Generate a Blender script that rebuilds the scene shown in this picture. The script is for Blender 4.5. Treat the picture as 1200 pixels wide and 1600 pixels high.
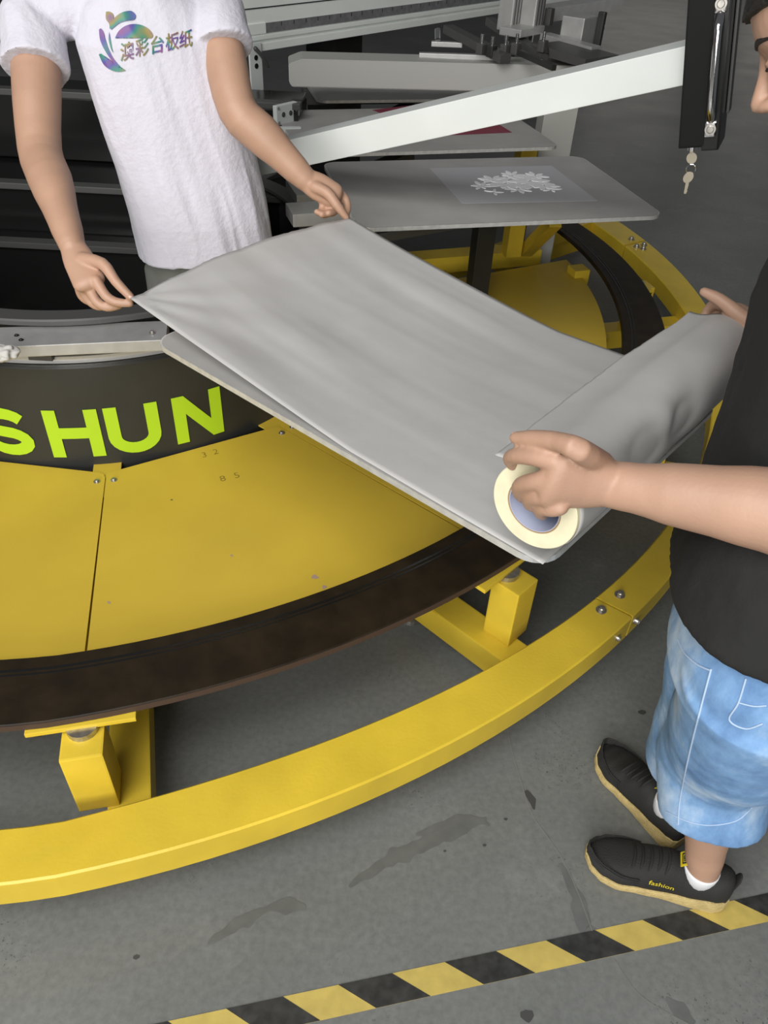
import bpy, bmesh, math, random
from mathutils import Vector, Matrix, noise
random.seed(7)
for o in list(bpy.data.objects): bpy.data.objects.remove(o)
SC = bpy.context.scene
COL = SC.collection
R = math.radians
V = Vector
pi = math.pi

# ------------------------------------------------------------ camera
CAM_H, PITCH, ROLL, FPX = 1.6, R(40), R(3), 1202.0
_f = V((0, math.cos(PITCH), -math.sin(PITCH))); _r = V((1, 0, 0)); _u = _r.cross(_f)
CX = _r*math.cos(ROLL) + _u*math.sin(ROLL); CY = _u*math.cos(ROLL) - _r*math.sin(ROLL)
cam = bpy.data.objects.new('camera', bpy.data.cameras.new('camera')); COL.objects.link(cam)
M = Matrix((CX, CY, -_f)).transposed().to_4x4(); M.translation = (0, 0, CAM_H)
cam.matrix_world = M
cam.data.sensor_fit = 'VERTICAL'; cam.data.sensor_height = 36; cam.data.lens = FPX/1600*36
cam.data.clip_start = .02
SC.camera = cam

# ------------------------------------------------------------ light
w = bpy.data.worlds.new('hall_light'); SC.world = w; w.use_nodes = True
w.node_tree.nodes['Background'].inputs[0].default_value = (.95, .97, 1, 1)
w.node_tree.nodes['Background'].inputs[1].default_value = .085
def area(name, loc, target, sx, sy, power, col=(1, 1, 1)):
    l = bpy.data.lights.new(name, 'AREA'); l.shape = 'RECTANGLE'; l.size = sx; l.size_y = sy
    l.energy = power; l.color = col
    o = bpy.data.objects.new(name, l); COL.objects.link(o); o.location = loc
    o.rotation_euler = (V(target)-V(loc)).to_track_quat('-Z', 'Y').to_euler(); return o
area('open_door_daylight', (-1.2, -5.0, 2.4), (-.2, 2.0, .5), 4.5, 3.0, 300, (1, .98, .95))
area('skylight_daylight', (-1.6, -1.6, 4.2), (-.5, 1.0, .2), 3.2, 2.8, 215, (1, .99, .97))
SC.view_settings.view_transform = 'Standard'; SC.view_settings.look = 'None'
SC.view_settings.exposure = 0.08; SC.view_settings.gamma = 1.0; SC.view_settings.use_curve_mapping = False

# ------------------------------------------------------------ where things stand (world metres from sight lines)
def ray(px, py): return CX*((px-600)/FPX) - CY*((py-800)/FPX) + _f
def P(px, py, z):
    d = ray(px, py); return V((0, 0, CAM_H)) + d*((z-CAM_H)/d.z)
def Q(px, py, depth): return V((0, 0, CAM_H)) + ray(px, py)*depth

# ------------------------------------------------------------ materials
MATS = {}
def mat(name, col, rough=.5, metal=0, var=.0, vscale=8., bump=0., bscale=60., col2=None, spec=.5, coat=0, trans=0, sheen=0, detail=6):
    if name in MATS: return MATS[name]
    m = bpy.data.materials.new(name); m.use_nodes = True; nt = m.node_tree; b = nt.nodes['Principled BSDF']
    b.inputs['Base Color'].default_value = (*col, 1); b.inputs['Roughness'].default_value = rough
    b.inputs['Metallic'].default_value = metal; b.inputs['Specular IOR Level'].default_value = spec
    b.inputs['Coat Weight'].default_value = coat; b.inputs['Transmission Weight'].default_value = trans
    b.inputs['Sheen Weight'].default_value = sheen
    tc = nt.nodes.new('ShaderNodeTexCoord')
    if var or col2:
        n = nt.nodes.new('ShaderNodeTexNoise'); n.inputs['Scale'].default_value = vscale; n.inputs['Detail'].default_value = detail
        nt.links.new(tc.outputs['Object'], n.inputs['Vector'])
        r = nt.nodes.new('ShaderNodeValToRGB'); r.color_ramp.elements[0].position = .35; r.color_ramp.elements[1].position = .68
        c2 = col2 or tuple(min(1, c*(1+var)) for c in col); c1 = col if col2 else tuple(c*(1-var) for c in col)
        r.color_ramp.elements[0].color = (*c1, 1); r.color_ramp.elements[1].color = (*c2, 1)
        nt.links.new(n.outputs['Fac'], r.inputs[0]); nt.links.new(r.outputs[0], b.inputs['Base Color'])
    if bump:
        n2 = nt.nodes.new('ShaderNodeTexNoise'); n2.inputs['Scale'].default_value = bscale; n2.inputs['Detail'].default_value = 4
        nt.links.new(tc.outputs['Object'], n2.inputs['Vector'])
        bp = nt.nodes.new('ShaderNodeBump'); bp.inputs['Strength'].default_value = bump; bp.inputs['Distance'].default_value = .01
        nt.links.new(n2.outputs['Fac'], bp.inputs['Height']); nt.links.new(bp.outputs[0], b.inputs['Normal'])
    MATS[name] = m; return m
def srgb(r, g, b):
    f = lambda c: (c/12.92 if c <= .04045 else ((c+.055)/1.055)**2.4)
    return (f(r/255), f(g/255), f(b/255))
YEL = mat('yellow_enamel', (.70, .50, .040), .38, var=.10, vscale=5, bump=.04, bscale=120)
YELP = mat('yellow_panel', (.60, .42, .040), .50, var=.06, vscale=3, bump=.03, bscale=160)
BRN = mat('brown_track', (.018, .0115, .005), .55, var=.35, vscale=14, bump=.06, bscale=50, spec=.25)
BRNE = mat('brown_track_edge', (.06, .035, .025), .6)
BLK = mat('black_enamel', (.022, .023, .022), .45, var=.15, vscale=6)
BLKG = mat('black_gloss', (.010, .010, .010), .18)
DGR = mat('dark_grey_metal', (.06, .06, .058), .45)
ALU = mat('aluminium', (.50, .50, .49), .45, .6, var=.06, vscale=30)
ALUP = mat('pallet_face', (.35, .342, .33), .55, 0, var=.08, vscale=7)
ALUE = mat('pallet_edge', (.66, .66, .64), .35, .5, var=.10, vscale=60)
CHR = mat('chrome', (.75, .75, .76), .12, 1)
STL = mat('zinc_steel', (.45, .43, .40), .35, .9, var=.2, vscale=80)
WHT = mat('white_powder_coat', (.66, .69, .67), .45, var=.03, vscale=6)
GRN = mat('pale_grey_green_coat', (.84, .88, .84), .5, var=.03, vscale=6)
LIME = mat('lime_vinyl', (.40, .62, .016), .5)
PAPER = mat('kraft_liner_paper', (.44, .432, .42), .42, var=.03, vscale=9, bump=.05, bscale=35)

# ------------------------------------------------------------ mesh helpers
def tag(o, label, cat, group=None, kind=None):
    o['label'] = label
    if cat: o['category'] = cat
    if group: o['group'] = group
    if kind: o['kind'] = kind
    return o
def empty(name, loc, label=None, cat=None, group=None):
    o = bpy.data.objects.new(name, None); COL.objects.link(o); o.location = loc; o.empty_display_size = .1
    if label: tag(o, label, cat, group)
    bpy.context.view_layer.update(); return o
def link(name, me, m, parent=None, label=None):
    o = bpy.data.objects.new(name, me); COL.objects.link(o)
    if m is not None:
        for k in (m if isinstance(m, (list, tuple)) else [m]): me.materials.append(k)
    if parent is not None:
        o.parent = parent; o.matrix_parent_inverse = WM(parent).inverted()
    if label: o['label'] = label
    return o
def WM(o):
    m = o.matrix_basis.copy(); p = o
    while p.parent:
        m = p.parent.matrix_basis @ p.matrix_parent_inverse @ m if False else (p.parent.matrix_basis @ (p.matrix_parent_inverse @ m)); p = p.parent
    return m
def from_bm(name, bm, m, parent=None, smooth=False, label=None, autosmooth=None):
    me = bpy.data.meshes.new(name); bmesh.ops.recalc_face_normals(bm, faces=bm.faces); bm.to_mesh(me); bm.free()
    if smooth: me.polygons.foreach_set('use_smooth', [True]*len(me.polygons))
    o = link(name, me, m, parent, label)
    if smooth and autosmooth: me.set_sharp_from_angle(angle=R(autosmooth))
    return o
def basis(xd, zd=V((0, 0, 1))):
    x = V(xd).normalized(); y = V(zd).cross(x).normalized(); z = x.cross(y); return Matrix((x, y, z)).transposed()
def bm_box(bm, c, s, rot=None, bev=0):
    r = bmesh.ops.create_cube(bm, size=1); vs = r['verts']
    for v in vs: v.co = V((v.co.x*s[0], v.co.y*s[1], v.co.z*s[2]))
    if bev:
        es = list({e for v in vs for e in v.link_edges})
        rr = bmesh.ops.bevel(bm, geom=es, offset=bev, segments=2, affect='EDGES', profile=.7)
        vs = list({v for v in rr['verts']} | {v for v in vs if v.is_valid})
        vs = [v for v in vs if v.is_valid]
        fs = rr['faces']; seen = set(vs)
        for f in fs:
            for v in f.verts: seen.add(v)
        vs = list(seen)
    for v in vs:
        q = v.co.copy()
        if rot is not None: q = rot @ q
        v.co = q + V(c)
def box(name, c, s, m, parent=None, rot=None, bev=.002, label=None):
    bm = bmesh.new(); bm_box(bm, (0, 0, 0), s, None, bev)
    for v in bm.verts:
        v.co = (rot @ v.co if rot is not None else v.co) + V(c)
    return from_bm(name, bm, m, parent, label=label)
def bar(name, a, b, w_, h_, m, parent=None, up=V((0, 0, 1)), bev=.002, label=None):
    a, b = V(a), V(b); d = b-a
    return box(name, (a+b)/2, (d.length, w_, h_), m, parent, basis(d, up), bev, label)
def frames(pts, up0=None):
    out = []; n = len(pts); up = up0
    for i in range(n):
        t = (pts[min(i+1, n-1)]-pts[max(i-1, 0)]).normalized()
        if up is None: up = V((0, 0, 1)) if abs(t.z) < .9 else V((1, 0, 0))
        s = t.cross(up)
        if s.length < 1e-6: s = t.orthogonal()
        s.normalize(); u = s.cross(t).normalized(); up = u; out.append((t, s, u))
    return out
def bm_tube(bm, pts, rad, n=12, cap=True, round_=False, up0=None, squash=None):
    """rad: float or list; squash: list of (side, up) factors"""
    pts = [V(p) for p in pts]; N = len(pts); rs = [rad]*N if isinstance(rad, (int, float)) else list(rad)
    sq = squash or [(1, 1)]*N
    fr = frames(pts, up0)
    P_, R_, F_, S_ = list(pts), rs, fr, list(sq)
    if round_:
        a = []; 
        for k in (.35, .7, .92): a.append(k)
        t0, t1 = fr[0][0], fr[-1][0]; m0 = rs[0]*min(sq[0]); m1 = rs[-1]*min(sq[-1])
        pre = [(pts[0]-t0*m0*math.sin(x), rs[0]*math.cos(x)) for x in (1.35, 1.0, .55)]
        post = [(pts[-1]+t1*m1*math.sin(x), rs[-1]*math.cos(x)) for x in (.55, 1.0, 1.35)]
        P_ = [p for p, _ in pre]+pts+[p for p, _ in post]; R_ = [r for _, r in pre]+rs+[r for _, r in post]
        F_ = [fr[0]]*3+fr+[fr[-1]]*3; S_ = [sq[0]]*3+list(sq)+[sq[-1]]*3
    rings = []
    for p, r, (t, s, u), q in zip(P_, R_, F_, S_):
        rings.append([bm.verts.new(p+s*(math.cos(2*pi*k/n)*r*q[0])+u*(math.sin(2*pi*k/n)*r*q[1])) for k in range(n)])
    for a, b in zip(rings, rings[1:]):
        for k in range(n): bm.faces.new((a[k], a[(k+1) % n], b[(k+1) % n], b[k]))
    if cap: bm.faces.new(rings[0][::-1]); bm.faces.new(rings[-1])
def tube(name, pts, rad, m, parent=None, n=12, round_=False, label=None, smooth=True):
    bm = bmesh.new(); bm_tube(bm, pts, rad, n, True, round_); return from_bm(name, bm, m, parent, smooth, label, 40)
def bm_prism(bm, poly, off):
    """closed polygon (list of Vector) extruded along off"""
    a = [bm.verts.new(p) for p in poly]; b = [bm.verts.new(V(p)+V(off)) for p in poly]; n = len(poly)
    bm.faces.new(a[::-1]); bm.faces.new(b)
    for k in range(n): bm.faces.new((a[k], a[(k+1) % n], b[(k+1) % n], b[k]))
def prism(name, poly, off, m, parent=None, bev=0, label=None):
    bm = bmesh.new(); bm_prism(bm, [V(p) for p in poly], off)
    if bev: bmesh.ops.bevel(bm, geom=list(bm.edges), offset=bev, segments=2, affect='EDGES')
    return from_bm(name, bm, m, parent, label=label)
def hexbolt(name, p, axis, r, h, m, parent, washer=True):
    bm = bmesh.new(); p = V(p); ax = V(axis).normalized()
    if washer: bm_tube(bm, [p, p+ax*h*.25], r*1.5, 16)
    bm_tube(bm, [p+ax*h*.2, p+ax*h*.8, p+ax*h], [r, r, r*.85], 12); bm_tube(bm, [p+ax*h*.9, p+ax*h*1.02], r*.45, 6)
    return from_bm(name, bm, m, parent)
def catmull(pts, per=8):
    pts = [V(p) for p in pts]; out = []; n = len(pts)
    for i in range(n-1):
        p0, p1, p2, p3 = pts[max(i-1, 0)], pts[i], pts[i+1], pts[min(i+2, n-1)]
        for k in range(per):
            t = k/per
            out.append(.5*((2*p1)+(p2-p0)*t+(2*p0-5*p1+4*p2-p3)*t*t+(3*p1-p0-3*p2+p3)*t**3))
    out.append(pts[-1]); return out
# ============================================================ SETTING
def concrete():
    m = bpy.data.materials.new('sealed_concrete'); m.use_nodes = True; nt = m.node_tree; b = nt.nodes['Principled BSDF']; L = nt.links.new
    tc = nt.nodes.new('ShaderNodeTexCoord')
    def nz(scale, detail=8, rough=.6):
        n = nt.nodes.new('ShaderNodeTexNoise'); n.inputs['Scale'].default_value = scale; n.inputs['Detail'].default_value = detail
        n.inputs['Roughness'].default_value = rough; L(tc.outputs['Object'], n.inputs['Vector']); return n
    def ramp(src, p0, c0, p1, c1):
        r = nt.nodes.new('ShaderNodeValToRGB'); e = r.color_ramp.elements
        e[0].position = p0; e[0].color = (*c0, 1); e[1].position = p1; e[1].color = (*c1, 1); L(src, r.inputs[0]); return r
    def mix(mode, fac, a, c):
        x = nt.nodes.new('ShaderNodeMix'); x.data_type = 'RGBA'; x.blend_type = mode
        if isinstance(fac, float): x.inputs[0].default_value = fac
        else: L(fac, x.inputs[0])
        L(a, x.inputs[6]); L(c, x.inputs[7]); return x.outputs[2]
    base = ramp(nz(1.6, 5).outputs['Fac'], .3, (.150, .156, .148), .72, (.200, .206, .197))
    pale = ramp(nz(4.2, 7, .62).outputs['Fac'], .58, (0, 0, 0), .80, (.06, .06, .06))
    fine = ramp(nz(70, 4).outputs['Fac'], .3, (.80, .80, .80), .7, (1.1, 1.1, 1.1))
    pit = ramp(nz(150, 2).outputs['Fac'], .30, (.35, .35, .35), .40, (1, 1, 1))
    pm = ramp(nz(3.1, 3).outputs['Fac'], .54, (0, 0, 0), .66, (1, 1, 1))
    c = mix('ADD', 1.0, base.outputs[0], pale.outputs[0]); c = mix('MULTIPLY', .8, c, fine.outputs[0])
    c = mix('MULTIPLY', pm.outputs[0], c, pit.outputs[0])
    L(c, b.inputs['Base Color']); b.inputs['Specular IOR Level'].default_value = .18
    rr = ramp(nz(2.5, 6).outputs['Fac'], .3, (.36, .36, .36), .7, (.42, .42, .42)); L(rr.outputs[0], b.inputs['Roughness'])
    bp = nt.nodes.new('ShaderNodeBump'); bp.inputs['Strength'].default_value = .05; bp.inputs['Distance'].default_value = .004
    L(nz(45, 5).outputs['Fac'], bp.inputs['Height']); L(bp.outputs[0], b.inputs['Normal'])
    return m
CONC = concrete()
bm = bmesh.new(); bm_box(bm, (0, 7, -.05), (30, 30, .1)); floor = from_bm('floor', bm, CONC); tag(floor, 'grey sealed concrete workshop floor with stains and cracks', None, kind='structure')
# far wall of the hall with daylit windows (above the picture, mirrored in the glossy floor)
WALL = mat('painted_plaster', (.12, .12, .12), .8)
bm = bmesh.new(); bm_box(bm, (0, 21.9, 3), (30, .2, 6)); wall = from_bm('wall_back', bm, WALL); tag(wall, 'plain grey far wall of the hall', None, kind='structure')
PANE = bpy.data.materials.new('daylit_pane'); PANE.use_nodes = True
_b = PANE.node_tree.nodes['Principled BSDF']; _b.inputs['Emission Color'].default_value = (1, .95, .88, 1); _b.inputs['Emission Strength'].default_value = 1.2
for i, x in enumerate((5.6, 9.2)):
    fr = box('window_%d' % (i+1), (x, 21.77, 2.6), (2.9, .06, 2.3), WHT); tag(fr, 'tall daylit window of the far hall wall', None, kind='structure')
    for k in (-1, 0, 1): box('pane', (x+k*.93, 21.73, 2.6), (.86, .03, 2.1), PANE, fr)

# stains and cracks: thin dried films and open hairlines on the slab
STAIN = mat('dried_spill', (.128, .133, .127), .36, var=.10, vscale=25)
CRK = mat('crack_fill', (.20, .19, .17), .8)
DRK = mat('dark_grime', (.055, .055, .052), .6)
def film(path, widths, m, z=.0006, name='stain', jit=.35, seed=0):
    rnd = random.Random(seed); pts = catmull(path, 10); n = len(pts); bm = bmesh.new(); L_, R_ = [], []
    fr = frames(pts, V((0, 0, 1)))
    for i, p in enumerate(pts):
        t = i/(n-1)*(len(widths)-1); k = min(int(t), len(widths)-2); ww = widths[k]+(widths[k+1]-widths[k])*(t-k)
        a = ww*(1+jit*noise.noise(p*40+V((seed, 0, 0)))*2); b = ww*(1+jit*noise.noise(p*40+V((0, seed+9, 0)))*2)
        L_.append(bm.verts.new(V((p.x, p.y, z))+fr[i][1]*max(a, .0006))); R_.append(bm.verts.new(V((p.x, p.y, z))-fr[i][1]*max(b, .0006)))
    for i in range(n-1): bm.faces.new((L_[i], L_[i+1], R_[i+1], R_[i]))
    return from_bm(name, bm, m, floor)
film([P(x, y, 0) for x, y in ((325, 1475), (360, 1450), (400, 1428), (440, 1415), (478, 1418))], [.002, .010, .014, .006, .016, .004], STAIN, seed=1)
film([P(x, y, 0) for x, y in ((545, 1385), (590, 1355), (620, 1340), (660, 1320), (700, 1305), (760, 1278))], [.003, .012, .020, .012, .017, .003], STAIN, seed=2)
film([P(x, y, 0) for x, y in ((650, 1305), (690, 1292), (735, 1280), (765, 1290))], [.003, .010, .012, .003], STAIN, z=.0009, seed=3)
film([P(x, y, 0) for x, y in ((875, 1350), (900, 1400), (912, 1450), (945, 1462))], [.004, .014, .018, .003], STAIN, seed=4)
film([P(x, y, 0) for x, y in ((790, 1125), (800, 1175), (812, 1215), (830, 1270), (858, 1312), (880, 1345), (905, 1400), (925, 1455))], [.0008]*8, CRK, z=.0012, name='crack', seed=5)
film([P(x, y, 0) for x, y in ((822, 1235), (830, 1250), (835, 1265))], [.003, .009, .002], DRK, z=.0007, seed=6)
film([P(x, y, 0) for x, y in ((960, 1500), (990, 1545), (1020, 1570), (1075, 1600))], [.0006]*4, CRK, z=.0012, name='crack', seed=8)
film([P(x, y, 0) for x, y in ((1040, 1560), (1060, 1578), (1085, 1600))], [.004, .016, .006], STAIN, seed=9)
for i, (x, y, r_) in enumerate(((823, 1586, .012), (757, 1321, .004), (213, 1496, .006), (695, 1330, .003), (790, 1280, .004), (1003, 1113, .010))):
    c = P(x, y, 0); film([c-V((r_, 0, 0)), c, c+V((r_, .3*r_, 0))], [r_*.3, r_*.8, r_*.3], DRK, name='spot', seed=20+i)

# hazard tape on the floor
TY = mat('tape_yellow', (.52, .40, .10), .55, var=.10, vscale=30); TB = mat('tape_black', (.030, .030, .028), .5, var=.4, vscale=40)
ta, tb = P(300, 1613, 0), P(1200, 1417.5, 0); td = (tb-ta).normalized(); tn = V((-td.y, td.x, 0))
tape = empty('floor_tape', ta, 'yellow and black striped hazard tape stuck across the concrete floor', 'floor tape')
bm = bmesh.new(); a0, a1 = ta-td*.9, tb+td*.9
bm_prism(bm, [a0-tn*.0255, a1-tn*.0255, a1+tn*.0255, a0+tn*.0255], (0, 0, .0008)); from_bm('tape_strip', bm, TY, tape)
# each dark stripe begins where its upper edge meets the strip's upper edge
dk = [P(x, y, 0) for x, y in ((530, 1549), (690, 1514), (855, 1477), (1005, 1441))]
s_of = [(p-ta).dot(td) for p in dk]; step = (s_of[-1]-s_of[0])/3
stripe = None
for k in range(-9, 9):
    s = s_of[0]+k*step; c = ta+td*s+tn*.0255
    q = [c, c+td*(step*.5), c+td*(step*.5+.062)-tn*.051, c+td*.062-tn*.051]
    bm = bmesh.new(); bm_prism(bm, [p+V((0, 0, .0008)) for p in q], (0, 0, .0003)); from_bm('stripe', bm, TB, tape)

# ============================================================ MACHINE
MC = V((-.95, 2.43, 0))
machine = empty('screen_printing_machine', MC, 'big oval screen printing machine with yellow frame ring, brown track and black lettered drum', 'printing machine')
def fourier(c):
    def f(t):
        t2 = max(t, R(-78)); return c[0]+c[1]*math.cos(t2)+c[2]*math.sin(t2)+c[3]*math.cos(2*t2)+c[4]*math.sin(2*t2)
    return f
r_ro = fourier((2.6978, -.4684, .8315, -.0311, -.1149)); r_ri = fourier((2.7817, -.7791, .8552, .0995, -.1547))
ZR, ZB, ZP = .20, .36, .30
r_bo = fourier((1.9726, -.0374, .3446, -.0353, .0409)); r_bi = fourier((1.9119, -.1470, .4267, -.0219, .0008))
def pol(r, t, z): return V((MC.x+r*math.cos(t), MC.y+r*math.sin(t), z))
def annulus(name, ri, ro, a0, a1, z0, z1, m, parent, step=2.0, bev=.0, ms=None):
    n = max(2, int(math.degrees(a1-a0)/step)); bm = bmesh.new(); rows = []
    for i in range(n+1):
        t = a0+(a1-a0)*i/n
        rows.append([bm.verts.new(pol(*q)) for q in ((ri(t), t, z0), (ro(t), t, z0), (ro(t), t, z1-bev), (ro(t)-bev, t, z1), (ri(t)+bev, t, z1), (ri(t), t, z1-bev))])
    for a, b in zip(rows, rows[1:]):
        for k in range(6): bm.faces.new((a[k], a[(k+1) % 6], b[(k+1) % 6], b[k]))
    bm.faces.new(rows[0]); bm.faces.new(rows[-1][::-1])
    o = from_bm(name, bm, m, parent)
    return o
# outer frame ring in bolted segments
segs = [(R(-140), R(-35.3)), (R(-35.1), R(33.8)), (R(34.1), R(62))]
ringo = []
for a0, a1 in segs: ringo.append(annulus('ring_segment', r_ri, r_ro, a0, a1, ZR-.075, ZR, YEL, machine, bev=.004))
for (px, py, sg) in ((939, 954, 0), (968, 930, 1)):
    hexbolt('bolt', P(px, py, ZR), (0, 0, 1), .009, .012, STL, ringo[sg])
for (f_, dg, sg) in ((.35, 33.0, 1), (.70, 33.0, 1), (.5, 32.2, 1), (.5, 34.9, 2)):
    t_ = R(dg); hexbolt('bolt', pol(r_ri(t_)*(1-f_)+r_ro(t_)*f_, t_, ZR), (0, 0, 1), .011, .014, STL, ringo[sg])
for (px, py, sg) in ((960, 994, 0), (990, 968, 1)):
    p = P(px, py, ZR-.035); d = (p-MC); d.z = 0; hexbolt('bolt', p, d, .008, .016, STL, ringo[sg])
# brown track
trk = annulus('track', r_bi, r_bo, R(-140), R(62), ZB-.018, ZB, BRN, machine, bev=.002)
bm = bmesh.new()
annulus('track_edge', lambda t: r_bo(t)-.004, lambda t: r_bo(t)+.0015, R(-140), R(62), ZB-.0175, ZB-.003, BRNE, trk)
annulus('track_groove', lambda t: r_bi(t)+.030, lambda t: r_bi(t)+.036, R(-140), R(62), ZB, ZB+.0008, BLKG, trk)
annulus('track_groove', lambda t: r_bi(t)+.042, lambda t: r_bi(t)+.046, R(-140), R(62), ZB, ZB+.0008, BLKG, trk)
# yellow cover panels
seams = [-151.5, -114, -76.5, -39, -1.5, 28.5]
for a, b in zip(seams, seams[1:]):
    A, B = R(a+.10), R(b-.10); bm = bmesh.new(); n = 18; poly = []
    p0, p1 = pol(.80, A, ZP), pol(.80, B, ZP)
    for i in range(n+1):
        t = A+(B-A)*i/n; poly.append(pol(r_bi(t)-.045, t, ZP))
    ring_ = [p0]+poly+[p1]
    # rounded inner corners
    def rc(pc, pa, pb, r):
        u, v_ = (pa-pc).normalized(), (pb-pc).normalized(); s = pc+u*r; e = pc+v_*r
        return [s.lerp(pc, .0), (s*.25+pc*.5+e*.25), e]
    ring_ = rc(p0, p1, poly[0], .02)+poly+rc(p1, poly[-1], p0, .02)
    bm_prism(bm, [q-V((0, 0, .003)) for q in ring_], (0, 0, .003)); pn = from_bm('cover_panel', bm, YELP, machine)
    for s, ang in ((1, A), (-1, B)):
        hexbolt('screw', pol(.835, ang+s*R(1.4), ZP), (0, 0, 1), .006, .006, STL, pn)
    # welded support tab below the seam
    bar('support_tab', pol(.745, R(a), ZP-.006), pol(.90, R(a), ZP-.006), .075, .004, YELP, machine)
    # seam rib below
    bar('rib', pol(.80, R(a), ZP-.045), pol(r_bi(R(a))-.03, R(a), ZP-.045), .03, .06, YEL, machine)
SPOT = mat('scratch_metal', (.40, .28, .22), .5)
pans = [c for c in machine.children if c.name.startswith('cover_panel')]
for (px, py, r_, m_) in ((362, 868, .006, SPOT), (170, 941, .006, SPOT), (268, 781, .004, DRK), (492, 902, .012, SPOT), (507, 917, .008, SPOT), (404, 1000, .0, DRK)):
    if r_:
        c = P(px, py, ZP+.0004); bm = bmesh.new(); k = 9
        bm.faces.new([bm.verts.new(c+V((math.cos(2*pi*i/k), math.sin(2*pi*i/k), 0))*r_*random.uniform(.4, 1.1)) for i in range(k)])
        from_bm('wear_mark', bm, m_, pans[2])
# stamped numbers
STAMP = mat('stamped_paint', (.20, .135, .015), .6)
def text_mesh(body, size, off=0, res=3):
    c = bpy.data.curves.new('txt', 'FONT'); c.body = body; c.size = size; c.offset = off; c.resolution_u = res; c.align_x = 'CENTER'; c.align_y = 'CENTER'
    o = bpy.data.objects.new('txt', c); COL.objects.link(o); bpy.context.view_layer.update()
    me = bpy.data.meshes.new_from_object(o.evaluated_get(bpy.context.evaluated_depsgraph_get())); bpy.data.objects.remove(o); return me
for (s, px, py, sz) in (('3', 319, 711, .035), ('2', 337, 706, .035), ('8', 348, 748, .036), ('5', 370, 743, .036)):
    me = text_mesh(s, sz, -.0006); c = P(px, py, ZP+.0005); rot = Matrix.Rotation(R(25), 3, 'Z')
    for v in me.vertices: v.co = rot @ v.co + c
    link('stamped_number', me, STAMP, pans[2])

# drum with lettering
ZD = .60
def cyl_wall(name, r0, r1, z0, z1, m, a0=-180, a1=180, parent=machine, bev=.0):
    return annulus(name, lambda t: r0, lambda t: r1, R(a0), R(a1), z0, z1, m, parent, 1.2, bev)
drum = cyl_wall('drum', .735, .75, .10, ZD, BLK, bev=.004)
cyl_wall('drum_deck', .67, .737, ZD-.012, ZD-.002, DGR)
cyl_wall('steel_rail', .712, .728, ZD, ZD+.016, mat('polished_rail', (.80, .79, .77), .25, .5), -150, 30, bev=.005)
cyl_wall('inner_collar', .655, .672, .30, .685, BLK, -160, 60, bev=.004)
cyl_wall('collar_rim', .63, .69, .685, .70, DGR, -160, 60, bev=.004)
def ribbon(bm, pts, wd, conv, per=1):
    """flat stroke of constant width with mitred corners, mapped by conv(x, y) -> Vector"""
    n = len(pts); Ls, Rs = [], []
    for i, p in enumerate(pts):
        p = V((p[0], p[1])); d0 = (p-V(pts[i-1][:2])).normalized() if i else None; d1 = (V(pts[i+1][:2])-p).normalized() if i < n-1 else None
        if d0 is None: d0 = d1
        if d1 is None: d1 = d0
        n0 = V((-d0.y, d0.x)); n1 = V((-d1.y, d1.x)); mm = (n0+n1).normalized(); k = wd/2/max(.35, mm.dot(n0))
        Ls.append(p+mm*k); Rs.append(p-mm*k)
    for i in range(n-1):
        S_ = 4
        for j in range(S_):
            t0, t1 = j/S_, (j+1)/S_
            q = [Ls[i].lerp(Ls[i+1], t0), Ls[i].lerp(Ls[i+1], t1), Rs[i].lerp(Rs[i+1], t1), Rs[i].lerp(Rs[i+1], t0)]
            a = [bm.verts.new(conv(v.x, v.y, 0)) for v in q]; b = [bm.verts.new(conv(v.x, v.y, .0012)) for v in q]
            bm.faces.new(b); bm.faces.new(a[::-1])
            for k in range(4): bm.faces.new((a[k], a[(k+1) % 4], b[(k+1) % 4], b[k]))
def arc(cx, cy, rx, ry, a0, a1, n=12): return [(cx+rx*math.cos(R(a0+(a1-a0)*i/n)), cy+ry*math.sin(R(a0+(a1-a0)*i/n))) for i in range(n+1)]
LH, LW, SW = .150, .105, .034
GL = {'H': [[(0, 0), (0, LH)], [(LW, 0), (LW, LH)], [(0, LH*.52), (LW, LH*.52)]],
      'N': [[(0, 0), (0, LH)], [(LW, 0), (LW, LH)], [(.004, LH-.012), (LW-.004, .012)]],
      'U': [[(0, LH)]+arc(LW/2, LW/2+.004, LW/2, LW/2-.012, 180, 360)+[(LW, LH)]],
      'S': [arc(LW/2, SW/2+3*(LH-SW)/4, LW/2, (LH-SW)/4, 25, 270)+arc(LW/2, SW/2+(LH-SW)/4, LW/2, (LH-SW)/4, 90, -155)[1:]]}
for ch, ang, z0 in (('S', -95.4, .325), ('H', -81.6, .325), ('U', -69.8, .325), ('N', -56.2, .325)):
    bm = bmesh.new()
    conv = lambda x, y, h: pol(.7515+h, R(ang)+(x-LW/2)/.75, z0+y)
    for st in GL[ch]: ribbon(bm, st, SW, conv)
    from_bm('letter', bm, LIME, drum)

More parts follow.
